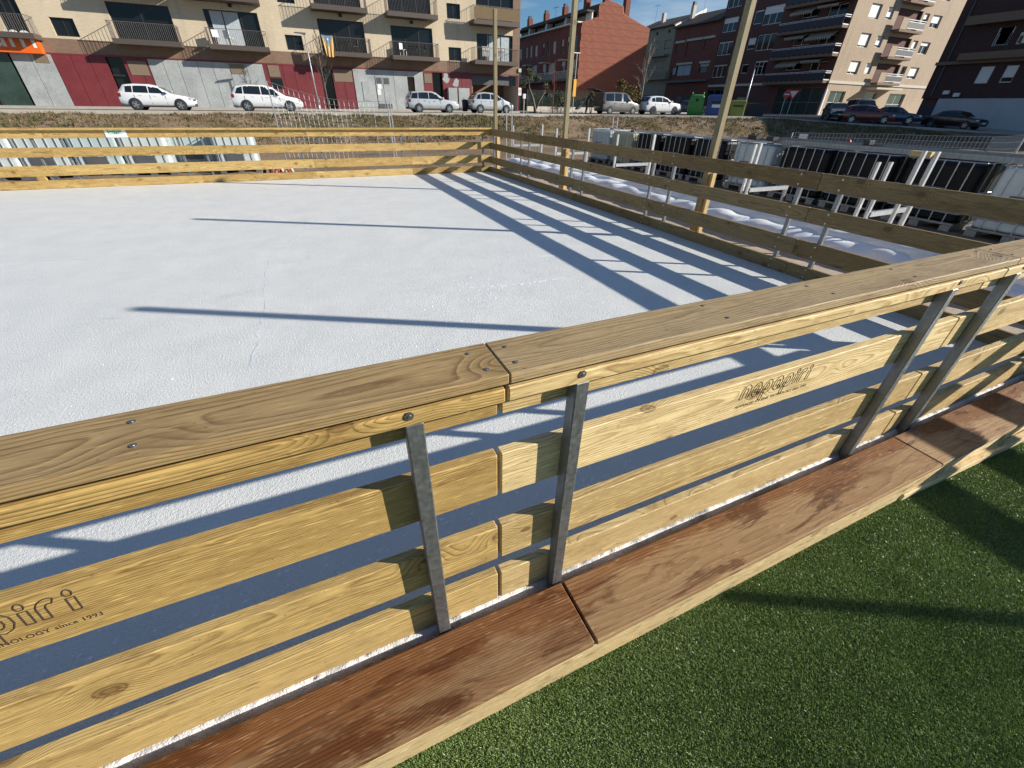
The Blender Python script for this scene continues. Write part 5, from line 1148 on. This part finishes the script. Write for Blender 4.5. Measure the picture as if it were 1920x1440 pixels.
# ================================================================== bins, lamps, signs
M_['bin_green'] = plain('green_bin_plastic', (.07, .25, .045), .45, 0, .15, 3); M_['bin_blue'] = plain('blue_bin_plastic', (.03, .07, .24), .45, 0, .15, 3); M_['bin_yellow'] = plain('olive_bin_plastic', (.22, .25, .04), .45, 0, .1, 3)
def place(px, py, r):
    d = P(px, py, Y=10.); k = r/math.hypot(d.x, d.y); return d.x*k, d.y*k
def recycle(label, px, r, mat, w, dpt, h, kind, rz):
    x, y = place(px, 215, r); t = thing('recycling_bin', label, 'bin', (x, y, street_z(x, y)), rz, 'recycling bins by the kerb')
    if kind == 'bell':
        lp = []
        for z, s in ((.0, .86), (.08, .95), (.5, 1.0), (1.1, .97), (1.42, .90), (1.55, .78), (1.60, .6)): lp.append(rounded_loop(w/2*s, dpt/2*s, .16*s, z*h/1.6))
        loft(MB(), lp).build('body', mat, t, smooth=True)
        for sg in (-1, 1): MB().lathe([(.17, -.03), (.17, .03), (.10, .03), (.10, -.03), (.17, -.03)], 14, 'X').build('lifting_ring', mat, t, (sg*w*.36, 0, h+.02), smooth=True)
        put('throw_hole', MB().lathe([(.0001, -.012), (.11, -.012), (.13, .02)], 14, 'Y').mesh('throw_hole', 'black'), t, (0, -dpt/2*.97, h*.75))
    else:
        lp = [rounded_loop(w/2*s, dpt/2*s, .07, z*h) for z, s in ((0, .93), (.03, .96), (.86, 1.0))]; loft(MB(), lp).build('body', mat, t)
        loft(MB(), [rounded_loop(w/2*s, dpt/2*s, .08, z*h) for z, s in ((.865, 1.04), (.93, 1.04), (1.0, .9))]).build('lid', mat, t)
        MB().box(-w*.33, w*.33, -dpt/2*1.03-.02, -dpt/2*1.0, h*.62, h*.70).build('slot', 'black', t)
        MB().box(-w*.25, w*.3, -dpt/2*1.0-.02, -dpt/2*.98, h*.42, h*.56).build('sticker', 'paper' if kind == 'paper' else mat, t)
        for sg in (-1, 1): MB().box(sg*w*.5-.03, sg*w*.5+.03, -.05, .05, h*.3, h*.9).build('lift_lug', 'galv', t)
        for sx in (-1, 1): MB().box(sx*w*.42-.04, sx*w*.42+.04, -dpt*.5, -dpt*.44, .1*h, .8*h).build('rib', mat, t)
    return t
recycle('rounded green bottle bank with lifting rings by the kerb', 1301, 47.5, 'bin_green', 1.3, 1.2, 1.62, 'bell', -.75)
recycle('large blue paper recycling bin with white sticker by the kerb', 1338, 47.5, 'bin_blue', 1.45, 1.2, 1.62, 'paper', -.72)
recycle('lower olive green bin half hidden by the timber pole', 1378, 48, 'bin_yellow', 1.2, 1.1, 1.25, 'box', -.7)
recycle('dark blue grey bin standing in the shade next to the olive bin', 1412, 50, 'blue_grey', 1.5, 1.1, 1.1, 'box', -.7)
def street_lamp(label, x, y, z0, h, rz, arm=.7):
    t = thing('street_lamp', label, 'lamp', (x, y, z0), rz)
    MB().tube([(0, 0, 0), (0, 0, h)], [.065, .04], 8).build('pole', 'bright_galv', t, smooth=True); MB().lathe([(.11, 0), (.11, .05), (.07, .3)], 8).build('base_collar', 'galv', t)
    MB().tube([(0, 0, h-.03), (-arm*.5, 0, h+.05)], .03, 6).build('arm', 'galv', t); MB().hexa([(-arm, -.12, h+.02), (.1, -.12, h+.0), (.1, .12, h+.0), (-arm, .12, h+.02), (-arm, -.09, h+.08), (.1, -.09, h+.10), (.1, .09, h+.10), (-arm, .09, h+.08)]).build('lamp_head', 'plate', t, bevel=.015)
    return t
p0, p1 = P(600, 210, Y=43.6), P(570, 64, Y=43.6)
street_lamp('slim street lamp before the red panels beside a bare young tree', p0.x, 43.6, street_z(p0.x, 43.6)+.12, p1.z-street_z(p0.x, 43.6)-.12, .2); 
pn = MB().box(-.09, .09, -.06, -.05, 0, 1.0).build('yellow_wrap', 'bin_yellow'); bpy.data.objects.remove(pn)
x, y = place(1390, 222, 48); q = place(1416, 126, 48); d = P(1416, 126, Y=10.); zt_ = CAM_H+(d.z-CAM_H)*48/math.hypot(d.x, d.y)
street_lamp('slim street lamp standing by the bins before the brick row', x, y, street_z(x, y), zt_-street_z(x, y), 2.5, .5)
# sign posts
def post(name, label, cat, x, y, z0, h, r=.03, mat='bright_galv'):
    t = thing(name, label, cat, (x, y, z0)); MB().tube([(0, 0, 0), (0, 0, h)], r, 6).build('post', mat, t); return t
x, y = place(1073, 213, 43.5); d = P(1082, 100, Y=10.); h_ = CAM_H+(d.z-CAM_H)*43.5/math.hypot(d.x, d.y)-street_z(x, y)
t = post('bus_stop_sign', 'tall thin post with a narrow yellow panel beside the raised van tailgate', 'sign', x, y, street_z(x, y), h_); M_['yellow'] = plain('yellow_panel', (.75, .40, .02), .5, var=.04)
d = P(1079, 165, Y=10.); zz = CAM_H+(d.z-CAM_H)*43.5/math.hypot(d.x, d.y)-street_z(x, y); MB().box(-.14, .14, -.06, -.032, zz-.6, zz+.6).build('panel', 'yellow', t, bevel=.004); MB().box(-.3, .3, -.02, .02, h_, h_+.06).build('crossbar', 'white_paint', t)
M_['sign_red'] = plain('sign_red', (.55, .02, .02), .4, var=.04)
def disc(mb, r0, r1, y, n=20):
    for k in range(n):
        a, b = 2*math.pi*k/n, 2*math.pi*(k+1)/n; mb.quad((r0*math.cos(a), y, r0*math.sin(a)), (r0*math.cos(b), y, r0*math.sin(b)), (r1*math.cos(b), y, r1*math.sin(b)), (r1*math.cos(a), y, r1*math.sin(a)))
x, y = place(1462, 217, 53); d = P(1474, 177, Y=10.); h_ = CAM_H+(d.z-CAM_H)*53/math.hypot(d.x, d.y)-street_z(x, y)
t = post('no_entry_sign', 'round red no entry sign with white bar before the corner shop front', 'sign', x, y, street_z(x, y), h_+.35)
s = MB().lathe([(.0001, -.01), (.30, -.01), (.30, .01), (.0001, .01)], 24, 'Y').build('disc', 'sign_red', t, (0, -.05, h_), (0, 0, -.95)); MB().box(-.22, .22, -.016, -.011, -.045, .045).build('bar', 'paper', s)
x, y = place(1475, 216, 54.5); d = P(1489, 177, Y=10.); h_ = CAM_H+(d.z-CAM_H)*54.5/math.hypot(d.x, d.y)-street_z(x, y)
t = post('give_way_sign', 'triangular red bordered give way sign beside the no entry sign', 'sign', x, y, street_z(x, y), h_+.2)
s = MB().prism([(0, -.5), (.5, .36), (-.5, .36)], -.05, -.035).build('triangle', 'sign_red', t, (0, 0, h_), (0, 0, -.95)); MB().prism([(0, -.28), (.32, .25), (-.32, .25)], -.056, -.0505).build('inner_triangle', 'paper', s)
x, y = place(982, 209, 44); t = post('garage_post', 'short white post beside the garage pillar', 'post', x, y, street_z(x, y), 1.15, .03, 'white_paint'); MB().box(-.13, .13, -.09, .09, 1.1, 1.45).build('box', 'white_paint', t, bevel=.01)
x, y = place(872, 205, 44.2); t = thing('litter_bin', 'small black litter bin before the grey meter cabinets', 'bin', (x, y, street_z(x, y)+.1)); MB().lathe([(.0001, 0), (.22, 0), (.26, .75), (.28, .78), (.28, .84), (.0001, .9)], 12).build('body', 'black', t, smooth=False); MB().tube([(0, .3, 0), (0, .3, 1.0)], .03, 6).build('post', 'galv', t)

# garden wall, mesh fence and hedge before the terrace
gx0, gx1, gy = 24.2, 33.6, 50.0
t = thing('garden_fence', 'green mesh garden fence on a low wall before the terrace', 'fence', (gx0, gy, street_z(gx0, gy)))
MB().box(0, gx1-gx0, -.1, .1, 0, .55).build('low_wall', 'cream', t); M_['mesh_green'] = plain('green_mesh', (.035, .07, .055), .6)
for k in range(6): u = (gx1-gx0)*k/5; MB().tube([(u, 0, .55), (u, 0, 2.1)], .03, 6).build('post', 'mesh_green', t)
mb = MB()
for k in range(150): u = (gx1-gx0)*(k+.5)/150; mb.tube([(u, 0, .56), (u, 0, 2.05)], .006, 3, False)
for k in range(16): mb.tube([(0, 0, .58+k*.097), (gx1-gx0, 0, .58+k*.097)], .006, 3, False)
mb.build('wire_mesh', 'mesh_green', t)

# ================================================================== vegetation
def leafy(name, mat, pts, size, parent=None, loc=(0, 0, 0)):
    """small quads spread through clumps"""
    n = len(pts); a = RNG.normal(size=(n, 3)); a /= np.linalg.norm(a, axis=1)[:, None]; b = np.cross(a, RNG.normal(size=(n, 3))); b /= np.linalg.norm(b, axis=1)[:, None]
    s = RNG.uniform(.6, 1.3, n)[:, None]*size; pts = np.asarray(pts)
    V = np.stack([pts-a*s, pts+b*s*.5, pts+a*s, pts-b*s*.5], 1).reshape(-1, 3)
    me = bpy.data.meshes.new(name); me.from_pydata(V.tolist(), [], [(4*i, 4*i+1, 4*i+2, 4*i+3) for i in range(n)]); me.materials.append(M_[mat]); me.update(); return put(name, me, parent, loc)
def leaf_mat(name, a, b):
    t = NT(name); g = t.n('NewGeometry'); n = t.noise(g.outputs['Position'], 7, 2, .5); n2 = t.noise(g.outputs['Position'], 1.3, 2, .5)
    return t.fin(t.ramp(t.math('MULTIPLY_ADD', n, .5, t.math('MULTIPLY', n2, .5)), [(.35, a), (.65, b)]), .6, 0, .3)
M_['olive_leaf'] = leaf_mat('grey_olive_leaves', (.05, .06, .025), (.12, .125, .06)); M_['autumn_leaf'] = leaf_mat('yellowing_leaves', (.09, .075, .02), (.20, .15, .04)); M_['hedge_leaf'] = leaf_mat('dark_hedge_leaves', (.025, .035, .015), (.06, .075, .03)); M_['bark'] = plain('grey_bark', (.13, .10, .08), .9, 0, .3, 8, .4); M_['pale_bark'] = plain('pale_bark', (.26, .22, .18), .9, 0, .25, 8, .3)
def clumps(cs, n):
    out = []
    for (x, y, z, r) in cs:
        d = RNG.normal(size=(n, 3)); d /= np.linalg.norm(d, axis=1)[:, None]; out.append(np.array([x, y, z])+d*(RNG.random(n)**.45)[:, None]*r*np.array([1, 1, .75]))
    return np.concatenate(out)
def bare_tree(label, x, y, z0, h, r0, spread, seed, lean=0, bark='pale_bark', start=.35, nb=15):
    rs = random.Random(seed); t = thing('bare_tree', label, 'tree', (x, y, z0)); tr = [(lean*h*k/6+rs.uniform(-.02, .02)*h*.3*k/6, rs.uniform(-.02, .02)*k, h*.98*k/6) for k in range(7)]
    MB().tube(tr, [r0*(1-.8*k/6) for k in range(7)], 7).build('trunk', bark, t, smooth=True); mb = MB()
    for i in range(nb):
        f = start+(1-start)*i/nb; k = f*6; a = Vector(tr[int(min(5, k))]).lerp(Vector(tr[int(min(5, k))+1]), k-int(min(5, k))); an = rs.uniform(0, 6.28); ln = spread*(1.15-f)*rs.uniform(.6, 1.1)
        p = [a]; dv = Vector((math.cos(an), math.sin(an), rs.uniform(.5, 1.1))).normalized()
        for s in range(4): dv = (dv+Vector((rs.uniform(-.3, .3), rs.uniform(-.3, .3), rs.uniform(0, .3)))).normalized(); p.append(p[-1]+dv*ln/4)
        mb.tube(p, [r0*.32*(1-.2*s) for s in range(5)], 4, False)
        for s in range(1, 5):
            for _ in range(3):
                dd = (dv+Vector((rs.uniform(-1, 1), rs.uniform(-1, 1), rs.uniform(-.2, .8)))).normalized(); mb.tube([p[s], p[s]+dd*ln*.18, p[s]+dd*ln*.34+Vector((0, 0, .06))], [r0*.12, r0*.08, r0*.04], 3, False)
    mb.build('crown', bark, t); return t
p0 = P(618, 209, Y=43.8); bare_tree('thin bare young tree beside the slim street lamp', p0.x, 43.8, street_z(p0.x, 43.8)+.1, P(588, 45, Y=43.8).z-1.2, .06, 1.7, 3, -.0, 'bark', .25, 22)
x, y = place(1199, 205, 58); d = P(1207, 95, Y=10.); bare_tree('bare pale tree at the corner of the terracotta gable', x, y, street_z(x, y), 6.4, .09, 2.6, 5, .02, 'pale_bark', .3, 18)
x, y = place(1036, 206, 47); bare_tree('thin bare sapling with reddish twigs before the garden fence', x, y, street_z(x, y), 4.1, .045, 1.1, 9, .0, 'brick_red', .3, 14)
# olive tree
x, y = place(1004, 205, 48); t = thing('olive_tree', 'small olive tree with a forked trunk before the garden fence', 'tree', (x, y, street_z(x, y)))
MB().tube([(0, 0, 0), (-.1, 0, .5), (-.35, .05, 1.3), (-.7, .1, 2.0), (-.8, 0, 2.7)], [.16, .13, .10, .07, .04], 7).tube([(0, 0, .35), (.5, .1, 1.1), (.9, 0, 1.7), (1.0, 0, 2.3)], [.11, .09, .06, .03], 6).build('trunk', 'bark', t, smooth=True)
leafy('crown', 'olive_leaf', clumps([(-1.1, 0, 2.6, .55), (-.5, .1, 2.95, .55), (-1.4, .1, 2.2, .35), (.1, 0, 2.7, .35), (1.0, 0, 2.2, .38), (-.8, -.1, 3.2, .4), (1.2, .1, 1.5, .25)], 260), .07, t)
# shrubs
def shrub(label, px, r, cs, n, mat, size):
    x, y = place(px, 206, r); t = thing('shrub', label, 'shrub', (x, y, street_z(x, y))); mb = MB()
    for (cx, cy, cz, rr) in cs: mb.tube([(cx*.2, cy*.2, 0), (cx*.7, cy*.7, cz*.6), (cx, cy, cz)], [.04, .03, .015], 4, False)
    mb.build('stems', 'bark', t); leafy('foliage', mat, clumps(cs, n), size, t)
shrub('yellowing bushy shrub behind the grey beige van', 1172, 52, [(-1.3, 0, 1.4, .7), (-.5, .1, 2.2, .8), (.4, 0, 1.9, .8), (1.1, .1, 1.5, .7), (0, 0, 1.0, .9), (1.7, 0, 1.0, .6), (-.9, 0, 2.6, .4)], 300, 'autumn_leaf', .09)
shrub('thin dry shrub before the terracotta gable near the raised tailgate', 1108, 51, [(-.3, 0, .9, .5), (.3, .1, 1.3, .5), (0, 0, 1.9, .35)], 160, 'autumn_leaf', .07)
shrub('low grey green shrub beside the sapling and garden fence', 1052, 48.5, [(-.6, 0, .6, .5), (.1, 0, .9, .5), (.7, .1, .6, .45), (-.2, 0, 1.3, .3)], 220, 'olive_leaf', .07)
x0 = gx0; t = thing('hedge', 'dark hedge showing through the green garden mesh', 'hedge', (gx0, gy+.7, street_z(gx0, gy)))
leafy('foliage', 'hedge_leaf', clumps([(k*.42, random.uniform(-.2, .2), random.uniform(.5, 1.7), random.uniform(.4, .65)) for k in range(23)], 240), .09, t)

# dry tufts on the bank and field: uncountable
def tufts(name, label, n, mat, xr, yf, hmin, hmax, w, dens=None):
    V = []; F = []; c = 0
    for _ in range(n):
        x = random.uniform(*xr); y0, y1 = yf(x); y = random.uniform(y0, y1)
        if dens and random.random() > dens(x, y): continue
        z = gz(x, y)-.02; h = random.uniform(hmin, hmax)
        for _b in range(3):
            a = random.uniform(0, 6.28); ln = random.uniform(.1, .8)*h; ww = w*random.uniform(.5, 1.2); ox, oy = random.uniform(-.1, .1), random.uniform(-.1, .1); a2 = random.uniform(0, 6.28)
            V += [(x+ox-math.cos(a)*ww, y+oy-math.sin(a)*ww, z), (x+ox+math.cos(a)*ww, y+oy+math.sin(a)*ww, z), (x+ox+math.cos(a2)*ln, y+oy+math.sin(a2)*ln, z+h)]; F.append((c, c+1, c+2)); c += 3
    me = bpy.data.meshes.new(name); me.from_pydata(V, [], F); me.materials.append(M_[mat]); me.update(); return tag(put(name, me), label, 'grass', kind='stuff')
M_['dry_grass'] = leaf_mat('dry_grass_blades', (.10, .07, .034), (.22, .16, .08)); M_['green_grass'] = leaf_mat('winter_grass_blades', (.05, .06, .02), (.13, .13, .05))
def dn(x, y): return .25+.75*(math.sin(x*.8+y*.5)+math.sin(x*.31-y*.9+1)+math.sin(x*2.1)*.5 > -.2)
tufts('dry_grass', 'dry straw coloured grass growing on the bank below the street', 17000, 'dry_grass', (-22, 50), lambda x: (edge_y(x)-6.5, edge_y(x)-.45), .05, .16, .03, dn)
tufts('winter_grass', 'dull green grass tufts growing on the bank below the street', 9000, 'green_grass', (-22, 50), lambda x: (edge_y(x)-6, edge_y(x)-.45), .05, .18, .04, lambda x, y: .9 if math.sin(x*.55+1.3)+math.sin(x*.23+y*.4) > .1 else .15)

# ================================================================== person loading the van, and a pushchair
def person(label, x, y, z, rz):
    J = {'pel': (0, 0, .95), 'sp': (.08, 0, 1.15), 'ch': (.22, 0, 1.35), 'nk': (.32, 0, 1.48), 'hd': (.40, 0, 1.58), 'ht': (.45, 0, 1.70), 'kl': (.06, .11, .50), 'al': (-.02, .12, .09), 'tl': (.16, .13, .035), 'kr': (.02, -.11, .50), 'ar': (-.10, -.12, .09), 'tr': (.08, -.13, .035), 'hl': (0, .10, .90), 'hr': (0, -.10, .90),
         'sl': (.24, .18, 1.38), 'el': (.42, .22, 1.15), 'wl': (.64, .16, 1.06), 'fl': (.72, .15, 1.05), 'sr': (.24, -.18, 1.38), 'er': (.42, -.22, 1.13), 'wr': (.64, -.16, 1.02), 'fr': (.72, -.15, 1.01)}
    E = [('pel', 'sp'), ('sp', 'ch'), ('ch', 'nk'), ('nk', 'hd'), ('hd', 'ht'), ('pel', 'hl'), ('hl', 'kl'), ('kl', 'al'), ('al', 'tl'), ('pel', 'hr'), ('hr', 'kr'), ('kr', 'ar'), ('ar', 'tr'), ('ch', 'sl'), ('sl', 'el'), ('el', 'wl'), ('wl', 'fl'), ('ch', 'sr'), ('sr', 'er'), ('er', 'wr'), ('wr', 'fr')]
    R = dict(pel=.15, sp=.14, ch=.155, nk=.06, hd=.10, ht=.085, kl=.062, al=.045, tl=.04, kr=.062, ar=.045, tr=.04, hl=.095, hr=.095, sl=.075, el=.055, wl=.04, fl=.035, sr=.075, er=.055, wr=.04, fr=.035)
    ks = list(J); me = bpy.data.meshes.new('person'); me.from_pydata([J[k] for k in ks], [(ks.index(a), ks.index(b)) for a, b in E], [])
    o = bpy.data.objects.new('person', me); C.objects.link(o); o.modifiers.new('skin', 'SKIN'); sk = me.skin_vertices[0] if me.skin_vertices else None
    if sk is None:
        bm = bmesh.new(); bm.from_mesh(me); bm.verts.layers.skin.verify(); bm.to_mesh(me); bm.free(); sk = me.skin_vertices[0]
    for i, k in enumerate(ks): sk.data[i].radius = (R[k], R[k]); sk.data[i].use_root = (k == 'pel')
    sb = o.modifiers.new('sub', 'SUBSURF'); sb.levels = 2; sb.render_levels = 2
    dg = bpy.context.evaluated_depsgraph_get(); dg.update(); m2 = bpy.data.meshes.new_from_object(o.evaluated_get(dg)); bpy.data.objects.remove(o)
    m2.materials.clear(); M_['cloth_dark'] = plain('dark_clothes', (.02, .02, .024), .85); M_['skin'] = plain('skin', (.40, .24, .17), .6); m2.materials.append(M_['cloth_dark']); m2.materials.append(M_['skin'])
    for p in m2.polygons:
        c = p.center; p.material_index = 1 if (c.z > 1.5 and c.x > .40 and c.z < 1.66) or c.x > .63 else 0; p.use_smooth = True
    t = tag(put('person', m2, None, (x, y, z), (0, 0, rz)), label, 'person')
    hair = MB().lathe([(.0001, .10), (.06, .09), (.10, .04), (.105, -.02), (.095, -.06)], 12).build('hair', 'black', t, (.425, 0, 1.655), (0, .35, 0), smooth=True)
    return t
x = P(1096, 213, Y=41.3).x; person('person in dark clothes bending toward the raised tailgate of the van', x+.1, 41.2, street_z(x, 41.2), .1)
x2 = P(1085, 213, Y=40.6).x; t = thing('pushchair', 'small pushchair standing behind the person at the van', 'pushchair', (x2, 40.7, street_z(x2, 40.7)))
MB().tube([(-.4, -.2, .1), (.1, -.2, .6), (.35, -.2, 1.0)], .015, 5).tube([(-.4, .2, .1), (.1, .2, .6), (.35, .2, 1.0)], .015, 5).tube([(.35, -.2, 1.0), (.35, .2, 1.0)], .018, 5).tube([(.3, -.2, .1), (-.1, -.2, .55)], .015, 5).tube([(.3, .2, .1), (-.1, .2, .55)], .015, 5).build('frame', 'bright_galv', t)
MB().hexa([(-.25, -.18, .35), (.1, -.18, .45), (.1, .18, .45), (-.25, .18, .35), (-.3, -.18, .45), (.25, -.18, .85), (.25, .18, .85), (-.3, .18, .45)]).build('seat', 'blue_grey', t)
for wx in (-.4, .3):
    for wy in (-.22, .22): MB().lathe([(.06, -.02), (.1, -.02), (.1, .02), (.06, .02)], 12, 'Y').build('wheel', 'rubber', t, (wx, wy, .1))

# balcony furniture
def chair(label, u, d, z, rz, mat='white_paint'):
    t = thing('garden_chair', label, 'chair', (u, 47-d, z), rz)
    MB().box(-.22, .22, -.22, .22, .42, .46).build('seat', mat, t); MB().box(-.22, .22, .20, .24, .461, .9).build('backrest', mat, t)
    for sx in (-.19, .19):
        for sy in (-.19, .19): MB().tube([(sx, sy, 0), (sx, sy, .42)], .02, 5).build('leg', mat, t)
u0 = P(*c1(1555, 250), Y=46.2).x
chair('white plastic chair on the balcony with pale curtains', u0, .8, 5.141, .4); chair('second white plastic chair turned away on the curtained balcony', u0+.8, .6, 5.141, 2.6)
def table(label, u, d, z, mat='frame_dark'):
    t = thing('balcony_table', label, 'table', (u, 47-d, z)); MB().box(-.4, .4, -.3, .3, .68, .72).build('top', mat, t)
    for sx in (-.33, .33):
        for sy in (-.24, .24): MB().tube([(sx, sy, 0), (sx, sy, .68)], .02, 5).build('leg', mat, t)
u1 = P(*c2(640, 330), Y=46.2).x; table('dark table on the balcony with the flag', u1, .7, 5.141); chair('dark chair by the table on the flag balcony', u1+.8, .7, 5.141, -1.3, 'frame_dark')
u2 = P(*c2(1120, 360), Y=46.2).x; table('dark table on the balcony next to the flag balcony', u2+.2, .7, 5.141); chair('white chair on the balcony next to the flag balcony', u2-.7, .6, 5.141, .7); chair('dark chair on the balcony next to the flag balcony', u2+1.1, .7, 5.141, -1.4, 'frame_dark')
M_['cloth_a'] = plain('hanging_laundry', (.5, .47, .45), .9, 0, .4, 9)
for k, (px, nm) in enumerate(((1655, 'pale laundry hanging on the balcony behind the corner pole'), (1765, 'second pale laundry heap hanging on the balcony behind the corner pole'))):
    u3 = P(*c2(px, 390), Y=46).x; mb = MB(); 
    for i in range(10):
        a = u3-.35+.07*i; mb.quad((a, 45.95+.03*(i % 2), 5.5-.1*random.random()), (a+.07, 45.95+.03*((i+1) % 2), 5.5-.1*random.random()), (a+.07, 45.98+.03*((i+1) % 2), 6.15), (a, 45.98+.03*(i % 2), 6.15))
    mb.quad((u3-.4, 45.97, 6.14), (u3+.4, 45.97, 6.14), (u3+.4, 46.0, 6.17), (u3-.4, 46.0, 6.17)); mb.tube([(u3, 45.98, 5.14), (u3, 45.98, 6.15)], .02, 4)
    tag(mb.build('laundry', 'cloth_a', recalc=False), nm, 'laundry')
